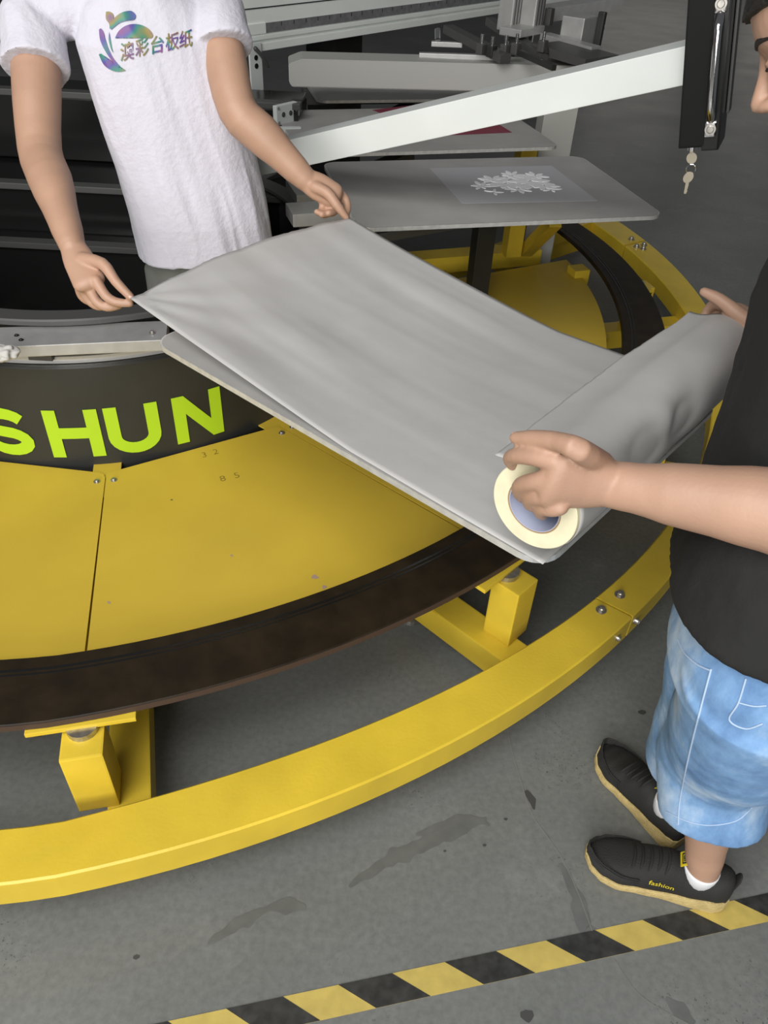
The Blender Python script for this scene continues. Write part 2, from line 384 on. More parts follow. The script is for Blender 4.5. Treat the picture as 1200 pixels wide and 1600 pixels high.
# radial beams, posts, brackets
def radial(ang, r0=None, r1=None, w_=.085, z1=.14):
    t = R(ang); r0 = r0 or r_bi(t)-.12; r1 = r1 or r_ri(t)+.01
    rb = bar('radial_beam', pol(r0, t, z1-.04), pol(r1, t, z1-.04), w_, .08, YEL, machine, bev=.004)
    p = pol(r1-.02, t, .0)
    return rb
def post(p, ztop, s=.075, ang=0, parent=machine, z0=.14):
    o = box('support_post', V((p.x, p.y, (z0+ztop)/2)), (s, s, ztop-z0), YEL, parent, Matrix.Rotation(R(ang), 3, 'Z'), .004)
    return o
for ang in (-105, -74.0, -43.0, -12, 18, 42):
    radial(ang); pa = ang+{-74.0: -1.9, -43.0: 1.4}.get(ang, 0); t = R(pa)
    po = post(pol(r_bo(t)+.026, t, 0), ZB-.040, .078, pa)
    br = bar('bracket_plate', pol(r_bo(t)-.06, t, ZB-.024), pol(r_bo(t)+.010, t, ZB-.024), .20, .011, YEL, po)
    bm = bmesh.new(); bm_tube(bm, [pol(r_bo(t)+.0, t, ZB-.047), pol(r_bo(t)+.0, t, ZB-.026)], .030, 20); from_bm('spacer', bm, STL, po)
    for s in (-1, 1): hexbolt('bolt', pol(r_bo(t)-.002, t+s*.047, ZB-.029), (0, 0, -1), .009, .010, BLKG, po)
    # lug on the beam side
    d = V((math.cos(t), math.sin(t), 0)); n_ = V((-d.y, d.x, 0)); q = pol(r_bi(t)-.02, t, .135)
    box('lug', q-n_*.062, (.10, .04, .006), YEL, machine, Matrix.Rotation(t, 3, 'Z'), .002)
    # levelling foot under the ring
    bm = bmesh.new(); t = R(ang); f0 = pol(r_bi(t)-.09, t, 0); bm_tube(bm, [f0, f0+V((0, 0, .012)), f0+V((0, 0, .02))], [.035, .033, .012], 20); bm_tube(bm, [f0+V((0, 0, .018)), f0+V((0, 0, .10))], .010, 12)
    from_bm('levelling_foot', bm, STL, machine)
# left visible leaning knee plate beside the post
t = R(-74)
# inner yellow frame seen below the far pallet
fb = bar('inner_beam', P(640, 412, .27), P(838, 396, .27), .10, .07, YEL, machine, bev=.004)
post(P(798, 398, .30), .80, .07, 15, z0=.30)
bar('brace', P(822, 392, .31), P(868, 345, .56), .05, .05, YEL, machine, bev=.003)
bar('inner_beam', pol(.76, R(30), .25), pol(r_ri(R(42)), R(42), .17), .09, .06, YEL, machine, bev=.003)
post(P(905, 418, .33), .33, .07, 20, z0=.12)

# black inner console behind the standing man: stepped dark boxes inside the oval
con = machine
box('console_base', (-1.35, 2.95, .25), (1.9, .5, .5), BLKG, con, bev=.006)
box('console_step', (-1.35, 3.05, .58), (1.9, .42, .16), BLKG, con, bev=.006)
for (y, z) in ((2.71, .505), (2.85, .665)):
    box('console_rail', (-1.35, y, z), (1.92, .05, .022), DGR, con, bev=.003)
box('console_top', (-1.35, 3.3, .78), (1.9, .3, .22), BLKG, con, bev=.006)
box('console_rail', (-1.35, 3.17, .90), (1.92, .05, .022), DGR, con, bev=.003)
box('console_side', (-.30, 2.86, .36), (.18, .05, .72), DGR, con, Matrix.Rotation(R(-14), 3, 'Z'), .004)

# ============================================================ PALLETS
PDIR_A = V((.767, -.642, 0)).normalized(); PDIR_B = V((.967, .255, 0)).normalized()
ZT = .85
def pallet(corner_near_in, d, L, W, label, rad=.045, leg=None):
    d = d.normalized(); n = V((-d.y, d.x, 0)); c0 = V((corner_near_in.x, corner_near_in.y, 0))
    root = empty('printing_pallet', c0+d*L/2+n*W/2, label, 'pallet', 'pallets of the printing machine')
    out = []
    for (u, v, a0) in ((rad, rad, 180), (L-rad, rad, 270), (L-rad, W-rad, 0), (rad, W-rad, 90)):
        for k in range(7):
            a = R(a0+90*k/6); out.append((u+rad*math.cos(a), v+rad*math.sin(a)))
    bm = bmesh.new(); bm_prism(bm, [c0+d*u+n*v+V((0, 0, ZT-.011)) for u, v in out], (0, 0, .011))
    bd = from_bm('board', bm, ALUE, root)
    cen = c0+d*L/2+n*W/2
    bm = bmesh.new(); bm.faces.new([bm.verts.new(cen+(c0+d*u+n*v-cen)*.994+V((0, 0, ZT+.0004))) for u, v in out]); from_bm('rubber_face', bm, ALUP, root)
    bar('support_arm', cen-d*(L*.52)+V((0, 0, ZT-.045)), cen+d*(L*.30)+V((0, 0, ZT-.045)), .07, .06, DGR, root, bev=.003)
    return root, cen, d, n
cA = P(236, 532, ZT); cB = P(560, 357, ZT); cC = V((-.15, 2.774, ZT)); cD = V((-.36, 3.50, ZT))
palA = pallet(cA, PDIR_A, .935, .61, 'bare grey pallet under the large sheet of liner paper')
palB = pallet(cB, PDIR_B, .915, .60, 'grey pallet carrying a white flower print on a pale square')
palC = pallet(cC-V((.967, .255, 0))*.2, V((.959, .284, 0)), .95, .60, 'grey pallet with a red sheet behind the flower print pallet')
palD = pallet(cD, V((.965, .262, 0)), .95, .60, 'grey pallet under the pale grey box arm at the back')
for root, cen, d, n in (palA, palB, palC, palD):
    # cantilever arm back to the drum rail
    th = math.atan2(cen.y-MC.y, cen.x-MC.x); q = pol(.715, th, ZD+.022)
    mid = pol(.86, th, ZT-.09)
    bar('cantilever_arm', q+V((0, 0, .03)), V((cen.x, cen.y, ZT-.09)), .06, .03, DGR, root)
    box('clamp_block', q+V((0, 0, .02)), (.07, .09, .055), DGR, root, Matrix.Rotation(th, 3, 'Z'), .003)
bl = box('carriage_leg', P(755, 372, .55)+V((0, 0, .02)), (.07, .07, .50), BLK, palB[0], Matrix.Rotation(R(15), 3, 'Z'), .003)
# print on pallet B: pale ink square with a raised white flower
SQ = mat('pale_ink_square', (.43, .43, .45), .5); INK = mat('white_puff_ink', (.88, .88, .90), .6)
root = palB[0]
sq = [P(x, y, ZT+.0008) for x, y in ((722, 318), (934, 314), (862, 259), (671, 263))]
bm = bmesh.new(); bm_prism(bm, sq, (0, 0, .0006)); pr_ = from_bm('ink_square', bm, SQ, root)
fc = P(805, 286, ZT+.0014); rnd = random.Random(3)
def petal(bm, c, ang, L, W):
    d = V((math.cos(ang), math.sin(ang), 0)); n = V((-d.y, d.x, 0)); k = 10
    pts = []
    for i in range(k+1):
        t = i/k; pts.append(c+d*(L*t)+n*(W*math.sin(pi*t)**.8))
    for i in range(1, k): pts.append(c+d*(L*(1-i/k))-n*(W*math.sin(pi*(1-i/k))**.8))
    bm_prism(bm, pts, (0, 0, rnd.uniform(.0008, .002)))
ex, ey = PDIR_B, V((-PDIR_B.y, PDIR_B.x, 0))
for (px, py, L, nP) in ((790, 287, .045, 11), (828, 283, .050, 12), (770, 281, .035, 9), (810, 294, .035, 9), (850, 290, .035, 8), (752, 290, .028, 6), (836, 275, .03, 7), (800, 274, .03, 7), (862, 296, .022, 5), (772, 300, .02, 4)):
    c = P(px, py, ZT+.0014)
    for k in range(nP):
        a = 2*pi*k/nP+rnd.uniform(-.3, .3); bm = bmesh.new(); petal(bm, c+V((math.cos(a), math.sin(a), 0))*L*.12, a, L*rnd.uniform(1.0, 1.5), L*.25)
        from_bm('petal', bm, INK, pr_)
RED = mat('crimson_ink', (.20, .012, .040), .5)
bm = bmesh.new(); bm_prism(bm, [P(x, y, ZT+.0008) for x, y in ((690, 212), (800, 207), (772, 190), (640, 165), (582, 172))], (0, 0, .0006)); from_bm('ink_patch', bm, RED, palC[0])

bar('arm_mount', P(452, 336, .83), P(540, 330, .83), .10, .035, ALU, palB[0])
bar('arm_mount', P(455, 300, .80), P(520, 296, .80), .16, .03, ALU, palB[0])
# aluminium arm lying in front of the drum
armo = empty('aluminium_arm', P(120, 530, .66), 'flat silver aluminium arm lying across the drum top at the left', 'metal arm')
a_, b_ = P(-160, 542, .665), P(262, 524, .665)
bar('arm_bar', a_, b_, .105, .030, ALU, armo, bev=.002)
for (px, py) in ((26, 524), (33, 531)): hexbolt('screw', P(px, py, .681), (0, 0, 1), .004, .003, BLKG, armo)
hexbolt('screw', P(238, 520, .681), (0, 0, 1), .005, .006, STL, armo)
box('arm_bracket', (a_+b_)/2-V((0, -.02, .035)), (.06, .05, .035), DGR, armo)
box('arm_bracket', b_-V((.05, -.06, .035)), (.06, .05, .035), DGR, armo)
# folded rag on the arm's left end
RAG = mat('cotton_rag', (.52, .51, .48), .9, var=.1)
bm = bmesh.new(); bmesh.ops.create_icosphere(bm, subdivisions=4, radius=1)
rc_ = P(4, 552, .70)
for v in bm.verts:
    nn = noise.noise(v.co*2.2)*.35; v.co = rc_+V((v.co.x*.035*(1+nn), v.co.y*.025*(1+nn), max(v.co.z, -.7)*.018*(1+nn)))
tag(from_bm('cotton_rag', bm, RAG, None, True), 'crumpled off-white rag on the left end of the silver arm', 'rag')
# ============================================================ PAPER SHEET AND ROLL
n_A = V((-PDIR_A.y, PDIR_A.x, 0))
A1, A2 = P(203, 466, .915), P(547, 340, .945)          # corners held by the man in white
E1, E2 = P(848, 882, .853), P(848, 882, .853)+n_A*.655   # corners at the outer end of the pallet
def sheet_pt(u, v):
    lin = A1.lerp(A2, v).lerp(E1.lerp(E2, v), u)
    zl = (.915+(.945-.915)*v)
    k = max(0., 1-u/.62); z = ZT+.0030+(zl-ZT-.003)*k**1.15
    z += .012*math.sin(pi*v)*0 - .020*math.sin(pi*v)*k*(1-k)*1.5
    z += .0045*math.sin(v*23+3*u)*k*(.25+.75*(1-k)) + .0035*noise.noise(V((u*3, v*9, 2)))*min(1, .25+k)
    da_ = (V((lin.x, lin.y, 0))-V((A1.x, A1.y, 0))); dl = da_.length+1e-4; an_ = math.atan2(da_.dot(n_A), da_.dot(PDIR_A))
    z += .0045*math.sin(an_*15)*math.exp(-dl/.14)*min(1, dl/.03)
    z += .0034*(noise.noise(V((u*1.6, v*11+u*2, 4)))+.5*noise.noise(V((u*2.5, v*24, 9))))*min(1, u*4)*(.45+.55*k)
    z = max(z, ZT+.0022+.0006*noise.noise(V((u*9, v*9, 0))))
    p = V((lin.x, lin.y, z))
    # slight bow of the held edge between the two hands
    d = (A2-A1); 
    if u < .25: p += PDIR_A*(-.018*math.sin(pi*v)*(1-u/.25)**2) + V((0, 0, .012*math.sin(pi*v)*(1-u/.25)**2))
    # overhang past the pallet's end droops
    return p
sheet = bmesh.new(); NU, NV = 90, 60; g = []
for i in range(NU+1):
    row = []
    for j in range(NV+1):
        u, v = i/NU, j/NV; p = sheet_pt(u, v)
        if i == 0: p += PDIR_A*.0035*noise.noise(V((0, v*45, 1)))
        row.append(sheet.verts.new(p))
    g.append(row)
for i in range(NU):
    for j in range(NV): sheet.faces.new((g[i][j], g[i+1][j], g[i+1][j+1], g[i][j+1]))
so = from_bm('paper_sheet', sheet, PAPER, None, True); tag(so, 'large pale grey paper sheet stretched over the pallet between the two men', 'paper')
sm = so.modifiers.new('thickness', 'SOLIDIFY'); sm.thickness = .0007; sm.offset = 1

roll = empty('paper_roll', P(835, 792, .93), 'roll of pale liner paper with blue core held by the man in black', 'paper roll')
RC0 = Q(834, 792, 1.02); RAX = (Q(1122, 548, 1.43)-RC0); RL = RAX.length; RAX.normalize()
RO, RI = .0635, .0385
CREAM = mat('wound_paper_end', (.70, .66, .46), .7, var=.05, vscale=40); CORE = mat('pale_blue_core', (.46, .50, .66), .55); CRD = mat('cardboard', (.30, .20, .11), .8)
rs_ = V((0, 0, 1)).cross(RAX).normalized(); ru_ = RAX.cross(rs_)
def rp(s, r, a): return RC0+RAX*s+(rs_*math.cos(a)+ru_*math.sin(a))*r
def lathe_roll(name, prof, m, n=64, closed=True, smooth=True):
    bm = bmesh.new(); rows = [[bm.verts.new(rp(s, r, 2*pi*k/n)) for k in range(n)] for s, r in prof]
    prs = list(zip(rows, rows[1:]))+([(rows[-1], rows[0])] if closed else [])
    for a, b in prs:
        for k in range(n): bm.faces.new((a[k], a[(k+1) % n], b[(k+1) % n], b[k]))
    return from_bm(name, bm, m, roll, smooth, autosmooth=40)
lathe_roll('wound_end', [(0, RI+.002), (0, RO-.001), (.001, RO), (.012, RO), (.012, RI+.002)], CREAM)
lathe_roll('core_tube', [(.001, RI-.0005), (.001, RI+.002), (RL, RI+.002), (RL, RI-.0005)], CRD)
lathe_roll('core_lining', [(.0005, RI-.0012), (.0005, RI-.0005), (RL, RI-.0005), (RL, RI-.0012)], CORE)
# outer windings: slightly crushed by the hands
bm = bmesh.new(); NS, NA = 60, 72; rows = []
for i in range(NS+1):
    s = .010+(RL-.010)*i/NS; row = []
    for k in range(NA):
        a = 2*pi*k/NA; r = RO+.0008
        r -= .004+.0
        row.append(bm.verts.new(rp(s, r, a)))
    rows.append(row)
for a, b in zip(rows, rows[1:]):
    for k in range(NA): bm.faces.new((a[k], a[(k+1) % NA], b[(k+1) % NA], b[k]))
for row in (rows[0], rows[-1]):
    inn = [bm.verts.new(RC0+RAX*((v.co-RC0).dot(RAX))+((v.co-RC0)-RAX*((v.co-RC0).dot(RAX))).normalized()*(RI+.003)) for v in row]
    for k in range(NA): bm.faces.new((row[k], row[(k+1) % NA], inn[(k+1) % NA], inn[k]))
from_bm('windings', bm, PAPER, roll, True, autosmooth=50)
# loose torn tail of the roll, leaving the windings and standing off to the left
bm = bmesh.new(); rows = []; NT = 44
for i in range(NS+1):
    s = .006+(RL-.006)*i/NS; row = []; ext = .046+.012*math.sin(pi*min(1, .1+i/NS))+.0022*noise.noise(V((s*60, 0, 3)))+.0016*noise.noise(V((s*230, 0, 3)))
    for j in range(NT+1):
        t = j/NT; r = RO+.0016+.0045*min(1, i/NS*2); a_t = R(215)-(min(t, .7)/.7)*R(152)
        r += .0030*noise.noise(V((s*9, math.cos(a_t)*1.2, math.sin(a_t)*1.2)))*min(1, i/8)
        for (s0, a0, dep, ws, wa) in ((.22, R(160), .012, .06, .5), (.34, R(165), .016, .05, .45), (.28, R(150), -.005, .03, .4)):
            r -= dep*math.exp(-((s-s0)/ws)**2-((a_t-a0)/wa)**2)
        r = max(r, RO-.0025)
        if t < .7: p = rp(s, r, a_t)
        else:
            k = (t-.7)/.3; a0 = R(63); p = rp(s, r, a0)+(rs_*math.sin(a0)-ru_*math.cos(a0))*(k*ext)+ru_*(.010*k*k*(1+.5*noise.noise(V((s*8, 0, 1)))))
        row.append(bm.verts.new(p))
    rows.append(row)
for a, b in zip(rows, rows[1:]):
    for k in range(NT): bm.faces.new((a[k], a[k+1], b[k+1], b[k]))
tl = from_bm('torn_tail', bm, PAPER, roll, True); sm = tl.modifiers.new('thickness', 'SOLIDIFY'); sm.thickness = .0008
# ============================================================ PEOPLE: helpers
SKIN = mat('skin', (.44, .265, .18), .52, var=.06, vscale=12, bump=.05, bscale=220)
SKIN2 = mat('skin_tanned', (.43, .262, .182), .52, var=.06, vscale=12, bump=.05, bscale=220)
HAIR = mat('black_hair', (.012, .010, .009), .5, bump=.5, bscale=180)
NAIL = mat('nail', (.62, .40, .33), .3)
def remesh(bm, voxel, smooth=4):
    me = bpy.data.meshes.new('tmp'); bmesh.ops.recalc_face_normals(bm, faces=bm.faces); bm.to_mesh(me); bm.free()
    o = bpy.data.objects.new('tmp', me); COL.objects.link(o)
    r = o.modifiers.new('r', 'REMESH'); r.mode = 'VOXEL'; r.voxel_size = voxel; r.adaptivity = 0
    if smooth: s = o.modifiers.new('s', 'SMOOTH'); s.iterations = smooth; s.factor = .5
    bpy.context.view_layer.update()
    out = bpy.data.meshes.new_from_object(o.evaluated_get(bpy.context.evaluated_depsgraph_get()))
    bpy.data.objects.remove(o); bpy.data.meshes.remove(me)
    out.polygons.foreach_set('use_smooth', [True]*len(out.polygons)); return out
def limb(bm, pts, rads, sq=None, n=32, up0=None, flat=False, sub=3):
    """smooth tapering limb through joints"""
    P_, R_, S_ = [], [], []
    sq = sq or [(1, 1)]*len(pts); cm = catmull(pts, sub); N = len(cm)
    for i, p in enumerate(cm):
        t = i/(N-1)*(len(pts)-1); k = min(int(t), len(pts)-2); f = t-k; f = f*f*(3-2*f)
        P_.append(p); R_.append(rads[k]*(1-f)+rads[k+1]*f); S_.append((sq[k][0]*(1-f)+sq[k+1][0]*f, sq[k][1]*(1-f)+sq[k+1][1]*f))
    bm_tube(bm, P_, R_, n, True, not flat, up0, S_)
def loft(bm, rings):
    """closed loft of vertex rings (list of lists of Vector)"""
    rows = [[bm.verts.new(p) for p in r] for r in rings]; n = len(rows[0])
    for a, b in zip(rows, rows[1:]):
        for k in range(n): bm.faces.new((a[k], a[(k+1) % n], b[(k+1) % n], b[k]))
    bm.faces.new(rows[0][::-1]); bm.faces.new(rows[-1])
def ell(c, ax, ay, rx, ry, n=32, p=2.3):
    out = []
    for k in range(n):
        a = 2*pi*k/n; ca, sa = math.cos(a), math.sin(a)
        out.append(c+ax*(rx*math.copysign(abs(ca)**(2/p), ca))+ay*(ry*math.copysign(abs(sa)**(2/p), sa)))
    return out
HSL = [(-.004, .062, .02, .016), (.004, .080, -.01, .032), (.018, .0885, -.035, .046), (.035, .0875, -.050, .056), (.046, .0905, -.058, .061), (.053, .0935, -.064, .063), (.0565, .0905, -.067, .064), (.060, .0945, -.070, .065), (.067, .0925, -.075, .066), (.076, .0875, -.081, .068), (.09, .0865, -.090, .070), (.105, .085, -.097, .072), (.118, .0830, -.101, .074), (.128, .0850, -.103, .075), (.138, .0885, -.104, .076), (.150, .0898, -.104, .0765), (.170, .0885, -.102, .076), (.190, .080, -.094, .071), (.208, .062, -.078, .059), (.220, .036, -.052, .040), (.227, .008, -.020, .016)]
def head(bm, C, F, U, sc=1.0):
    """C: point between the ears at chin level; F forward, U up"""
    F = V(F).normalized(); U = (V(U)-F*V(U).dot(F)).normalized(); L = U.cross(F)
    T = lambda x, y, z: C+(L*x+F*y+U*z)*sc
    rings = []
    for z, yf, yb, w_ in HSL:
        c = (yf+yb)/2; d = (yf-yb)/2; r = []
        for k in range(40):
            a = 2*pi*k/40; sa, ca = math.sin(a), math.cos(a)
            x = w_*math.copysign(abs(ca)**.82, ca); y = c+d*math.copysign(abs(sa)**.9, sa)
            if sa > 0 and .10 < z < .135: y -= .007*math.exp(-((abs(x)-.032)/.014)**2)*math.exp(-((z-.119)/.010)**2)
            r.append(T(x, y, z))
        rings.append(r)
    loft(bm, rings)
    limb(bm, [T(0, .080, .140), T(0, .0815, .128), T(0, .0865, .112), T(0, .096, .095), T(0, .1005, .087)], [.0085, .0085, .0085, .0088, .0088], n=16)
    for s in (-1, 1):
        limb(bm, [T(s*.006, .096, .083), T(s*.012, .090, .082), T(s*.014, .082, .084)], [.0075, .007, .006], n=12)
        limb(bm, [T(s*.074, -.012, .085), T(s*.080, -.016, .10), T(s*.083, -.022, .125), T(s*.078, -.008, .132)], [.006, .007, .009, .006], n=12)
        limb(bm, [T(s*.022, .081, .118), T(s*.033, .078, .1185), T(s*.046, .068, .117)], [.004, .0055, .004], n=10)
    limb(bm, [T(-.022, .083, .0605), T(-.008, .091, .0625), T(.008, .091, .0625), T(.022, .083, .0605)], [.003, .0050, .0050, .003], n=10)
    limb(bm, [T(-.020, .083, .0505), T(0, .0905, .0490), T(.020, .083, .0505)], [.003, .0055, .003], n=10)
    return T
def hair(C, T, name, parent, fringe=.185, nape=.05):
    bm = bmesh.new(); rings = []
    for z, yf, yb, w_ in HSL:
        if z < nape: continue
        c = (yf+yb)/2; d = (yf-yb)/2; r = []
        for k in range(48):
            a = 2*pi*k/48; sa, ca = math.sin(a), math.cos(a); g = 1.09+.04*noise.noise(V((ca*6, sa*6, z*30)))
            x = w_*math.copysign(abs(ca)**.82, ca)*g; y = d*math.copysign(abs(sa)**.9, sa)*g
            lim = (z-fringe)/.03                                   # face opening: hair front recedes below the fringe line
            ymax = d*1.1 if z > fringe else -.012+.01*noise.noise(V((x*60, z*60, 0)))-c
            r.append(T(x, c+min(y, ymax), z+.006*(z > .2)))
        rings.append(r)
    loft(bm, rings); me = remesh(bm, .004, 1)
    return link(name, me, HAIR, parent)
def fingers(bm, specs, n=14):
    for pts, rads in specs: limb(bm, pts, rads, n=n, sub=3)
def displace(me, fn):
    me.update(); ns = [v.normal.copy() for v in me.vertices]
    for v, nn in zip(me.vertices, ns): v.co = v.co+nn*fn(v.co, nn)
    me.update()
def torso(bm, rows, n=40, p=2.4):
    """rows: (centre, lateral axis, depth axis, half width, half depth)"""
    loft(bm, [ell(c, ax, ay, rx, ry, n, p) for c, ax, ay, rx, ry in rows])

def shoe(parent, heel, toe, L_scale=1., upper_m=None, sole_m=None, detail=True, outer=1):
    """heel, toe: points on the ground; outer: which side (+1 left of travel) carries the print"""
    heel, toe = V(heel), V(toe); d = toe-heel; Ls = d.length; d.normalize(); n = V((-d.y, d.x, 0)); up = V((0, 0, 1))
    T = lambda s, x, z: heel+d*(s*Ls)+n*x+up*z
    sh = None
    W = [(0, .024), (.03, .034), (.10, .040), (.25, .041), (.42, .040), (.60, .044), (.74, .049), (.86, .044), (.94, .032), (.985, .016), (1.0, .006)]
    S0 = [(0, .042), (.1, .042), (.3, .032), (.5, .024), (.75, .022), (.9, .026), (1, .034)]
    HT = [(0, .090), (.06, .094), (.18, .084), (.30, .080), (.38, .090), (.44, .094), (.52, .084), (.64, .068), (.78, .055), (.90, .046), (.97, .038), (1, .034)]
    BO = [(0, .008), (.08, .001), (.5, .000), (.8, .001), (.93, .008), (1, .018)]
    def ip(tb, s):
        for (a, va), (b, vb) in zip(tb, tb[1:]):
            if s <= b: f = (s-a)/(b-a); f = f*f*(3-2*f); return va+(vb-va)*f
        return tb[-1][1]
    N = 44
    bm = bmesh.new(); rings = []
    for i in range(N+1):
        s = i/N; w_ = ip(W, s); z0, z1 = ip(BO, s), ip(S0, s); ww = w_+.004+.0025*math.sin(s*38)*0
        rings.append([T(s, x*ww, z) for x, z in ((-.9, z0), (-1, z0+.004), (-1.03, (z0+z1)/2), (-.97, z1), (-.8, z1+.001), (.8, z1+.001), (.97, z1), (1.03, (z0+z1)/2), (1, z0+.004), (.9, z0))])
    loft(bm, rings)
    bmu = bmesh.new(); rings = []
    for i in range(N+1):
        s = .004+.992*i/N; w_ = ip(W, s); z1 = ip(S0, s)-.004; h = max(ip(HT, s), z1+.008); r = []
        for k in range(17):
            a = pi*k/16; ca, sa = math.cos(a), math.sin(a)
            r.append(T(s, -w_*math.copysign(abs(ca)**.75, ca), z1+(h-z1)*abs(sa)**.8))
        rings.append(r)
    loft(bmu, rings)
    me_u = bpy.data.meshes.new('shoe'); bmesh.ops.recalc_face_normals(bmu, faces=bmu.faces); bmu.to_mesh(me_u); bmu.free()
    me_u.polygons.foreach_set('use_smooth', [True]*len(me_u.polygons))
    sh = link('shoe', me_u, upper_m, parent)
    from_bm('sole', bm, sole_m, sh, True, autosmooth=35)
    if not detail: return sh, T, ip, W, HT, S0
    # toe ribs and side ribs
    for q in range(4):
        pts = []
        for k in range(25):
            f = k/24; s = .58+.40*math.sin(pi*f)**.7; side = -1 if f < .5 else 1
            s = .62+.375*(1-abs(2*f-1)**2.2); w_ = ip(W, s)*(1.0-.015*q); pts.append(T(min(s, .995), math.copysign(w_*abs(2*f-1)**.35, f-.5) if True else 0, ip(S0, s)+.006+.0062*q))
        tube('rib', pts, .0018, upper_m, sh, 6)
    lace_m = mat('black_lace', (.010, .010, .010), .8)
    for q in range(5):
        s = .46+.055*q; w_ = ip(W, s)*.62; h = ip(HT, s)
        pts = [T(s+.01, -w_*1.15, h-.020), T(s, -w_*.75, h-.003), T(s-.006, 0, h+.003), T(s, w_*.75, h-.003), T(s+.01, w_*1.15, h-.020)]
        tube('lace', catmull(pts, 4), .003, lace_m, sh, 8)
    # heel tab
    bm = bmesh.new(); limb(bm, [T(-.005, 0, .06), T(-.02, 0, .085), T(-.025, 0, .098)], [.012, .010, .006], [(1.2, .4)]*3, up0=d); from_bm('heel_tab', bm, upper_m, sh, True)
    return sh, T, ip, W, HT, S0

def nail(tip, back, up, parent, w_=.0055, l_=.0085):
    tip, back, up = V(tip), V(back), V(up); d = (tip-back).normalized(); s = d.cross(up).normalized(); u = s.cross(d).normalized()
    bm = bmesh.new(); bmesh.ops.create_uvsphere(bm, u_segments=14, v_segments=8, radius=1)
    for v in bm.verts: v.co = tip+d*(v.co.x*l_-.001)+s*(v.co.y*w_)+u*(v.co.z*.002+.0062-.0016*v.co.y**2)
    return from_bm('fingernail', bm, NAIL, parent, True)
# ============================================================ MAN IN WHITE
pw = empty('person', V((-.52, 2.03, 0)), 'man in white printed T-shirt holding the left end of the paper sheet', 'person')
TEE = mat('white_cotton', (.60, .585, .655), .85, bump=.25, bscale=90, sheen=.2)
GSH = mat('grey_green_shorts', (.15, .155, .135), .8, bump=.2, bscale=200)
ZU = V((0, 0, 1))
LW_pel = V((-.52, 2.06, .80)); LW_neck = Q(222, -35, 1.74)
fw = V((.30, -.95, 0)).normalized(); lt = ZU.cross(fw)       # facing the pallet; lt = his left (image right)
shR = Q(52, 22, 1.76); shL = Q(330, 8, 1.80)
bm = bmesh.new()
# torso core
torso(bm, [(LW_pel, lt, -fw, .135, .085), (LW_pel.lerp(LW_neck, .4), lt, -fw, .130, .085), (LW_pel.lerp(LW_neck, .75), lt, -fw, .15, .09), (LW_neck-ZU*.02, lt, -fw, .09, .06)])
limb(bm, [LW_neck-ZU*.06, LW_neck+ZU*.01-fw*.0, LW_neck+ZU*.08+fw*.02], [.062, .054, .052])
hc = LW_neck+ZU*.065+fw*.035
Tw = head(bm, hc, fw*.80+V((0, 0, -.6)), ZU, 1.0)
# right arm (image left)
eR, wR = Q(62, 232, 1.73), Q(113, 384, 1.615)
limb(bm, [shR-ZU*.02, shR.lerp(eR, .5), eR, eR.lerp(wR, .33), eR.lerp(wR, .75), wR], [.056, .053, .047, .047, .034, .027], up0=fw)
kR = Q(140, 442, 1.585); hn = (Q(130, 415, 1.54)-Q(130, 415, 1.60)).normalized()
limb(bm, [wR, wR.lerp(kR, .45), kR], [.026, .031, .032], [(1, .78), (1.05, .56), (1.05, .50)], up0=hn)
tipR = Q(205, 466, 1.578)
fingers(bm, [([Q(128, 405, 1.595), Q(160, 412, 1.575), Q(181, 440, 1.57), Q(204, 464, 1.575)], [.015, .0125, .0105, .0085]),
             ([Q(150, 438, 1.58), Q(165, 462, 1.582), Q(182, 472, 1.585), Q(203, 474, 1.586)], [.0115, .0105, .0095, .008]),
             ([Q(138, 445, 1.59), Q(150, 470, 1.595), Q(167, 480, 1.598), Q(186, 477, 1.598)], [.0115, .0105, .0095, .0085]),
             ([Q(129, 448, 1.595), Q(138, 468, 1.61), Q(154, 479, 1.615), Q(172, 475, 1.615)], [.011, .010, .009, .008]),
             ([Q(123, 446, 1.60), Q(127, 462, 1.62), Q(140, 472, 1.628), Q(155, 470, 1.63)], [.010, .009, .008, .007])])
# left arm (image right)
eL, wL = Q(371, 172, 1.80), Q(478, 281, 1.855)
limb(bm, [shL-ZU*.02, shL.lerp(eL, .5), eL, eL.lerp(wL, .33), eL.lerp(wL, .75), wL], [.054, .050, .046, .046, .035, .028], up0=fw)
kL = Q(522, 306, 1.865); hn2 = (Q(500, 300, 1.8)-Q(500, 310, 1.86)).normalized()
limb(bm, [wL, wL.lerp(kL, .45), kL], [.027, .031, .030], [(1, .80), (1.05, .66), (1.0, .62)], up0=hn2)
fingers(bm, [([Q(492, 292, 1.845), Q(512, 302, 1.84), Q(526, 320, 1.845), Q(541, 340, 1.862)], [.015, .0135, .0115, .0085]),
             ([Q(525, 298, 1.875), Q(538, 309, 1.885), Q(543, 322, 1.885), Q(541, 337, 1.878)], [.0115, .0105, .0095, .008]),
             ([Q(518, 305, 1.875), Q(527, 318, 1.885), Q(522, 331, 1.88), Q(514, 333, 1.865)], [.0115, .0105, .0095, .0085]),
             ([Q(510, 308, 1.87), Q(516, 322, 1.88), Q(511, 334, 1.875), Q(503, 335, 1.86)], [.011, .010, .0095, .0085]),
             ([Q(502, 309, 1.865), Q(504, 322, 1.875), Q(500, 332, 1.87), Q(495, 331, 1.86)], [.010, .009, .0085, .0075])])
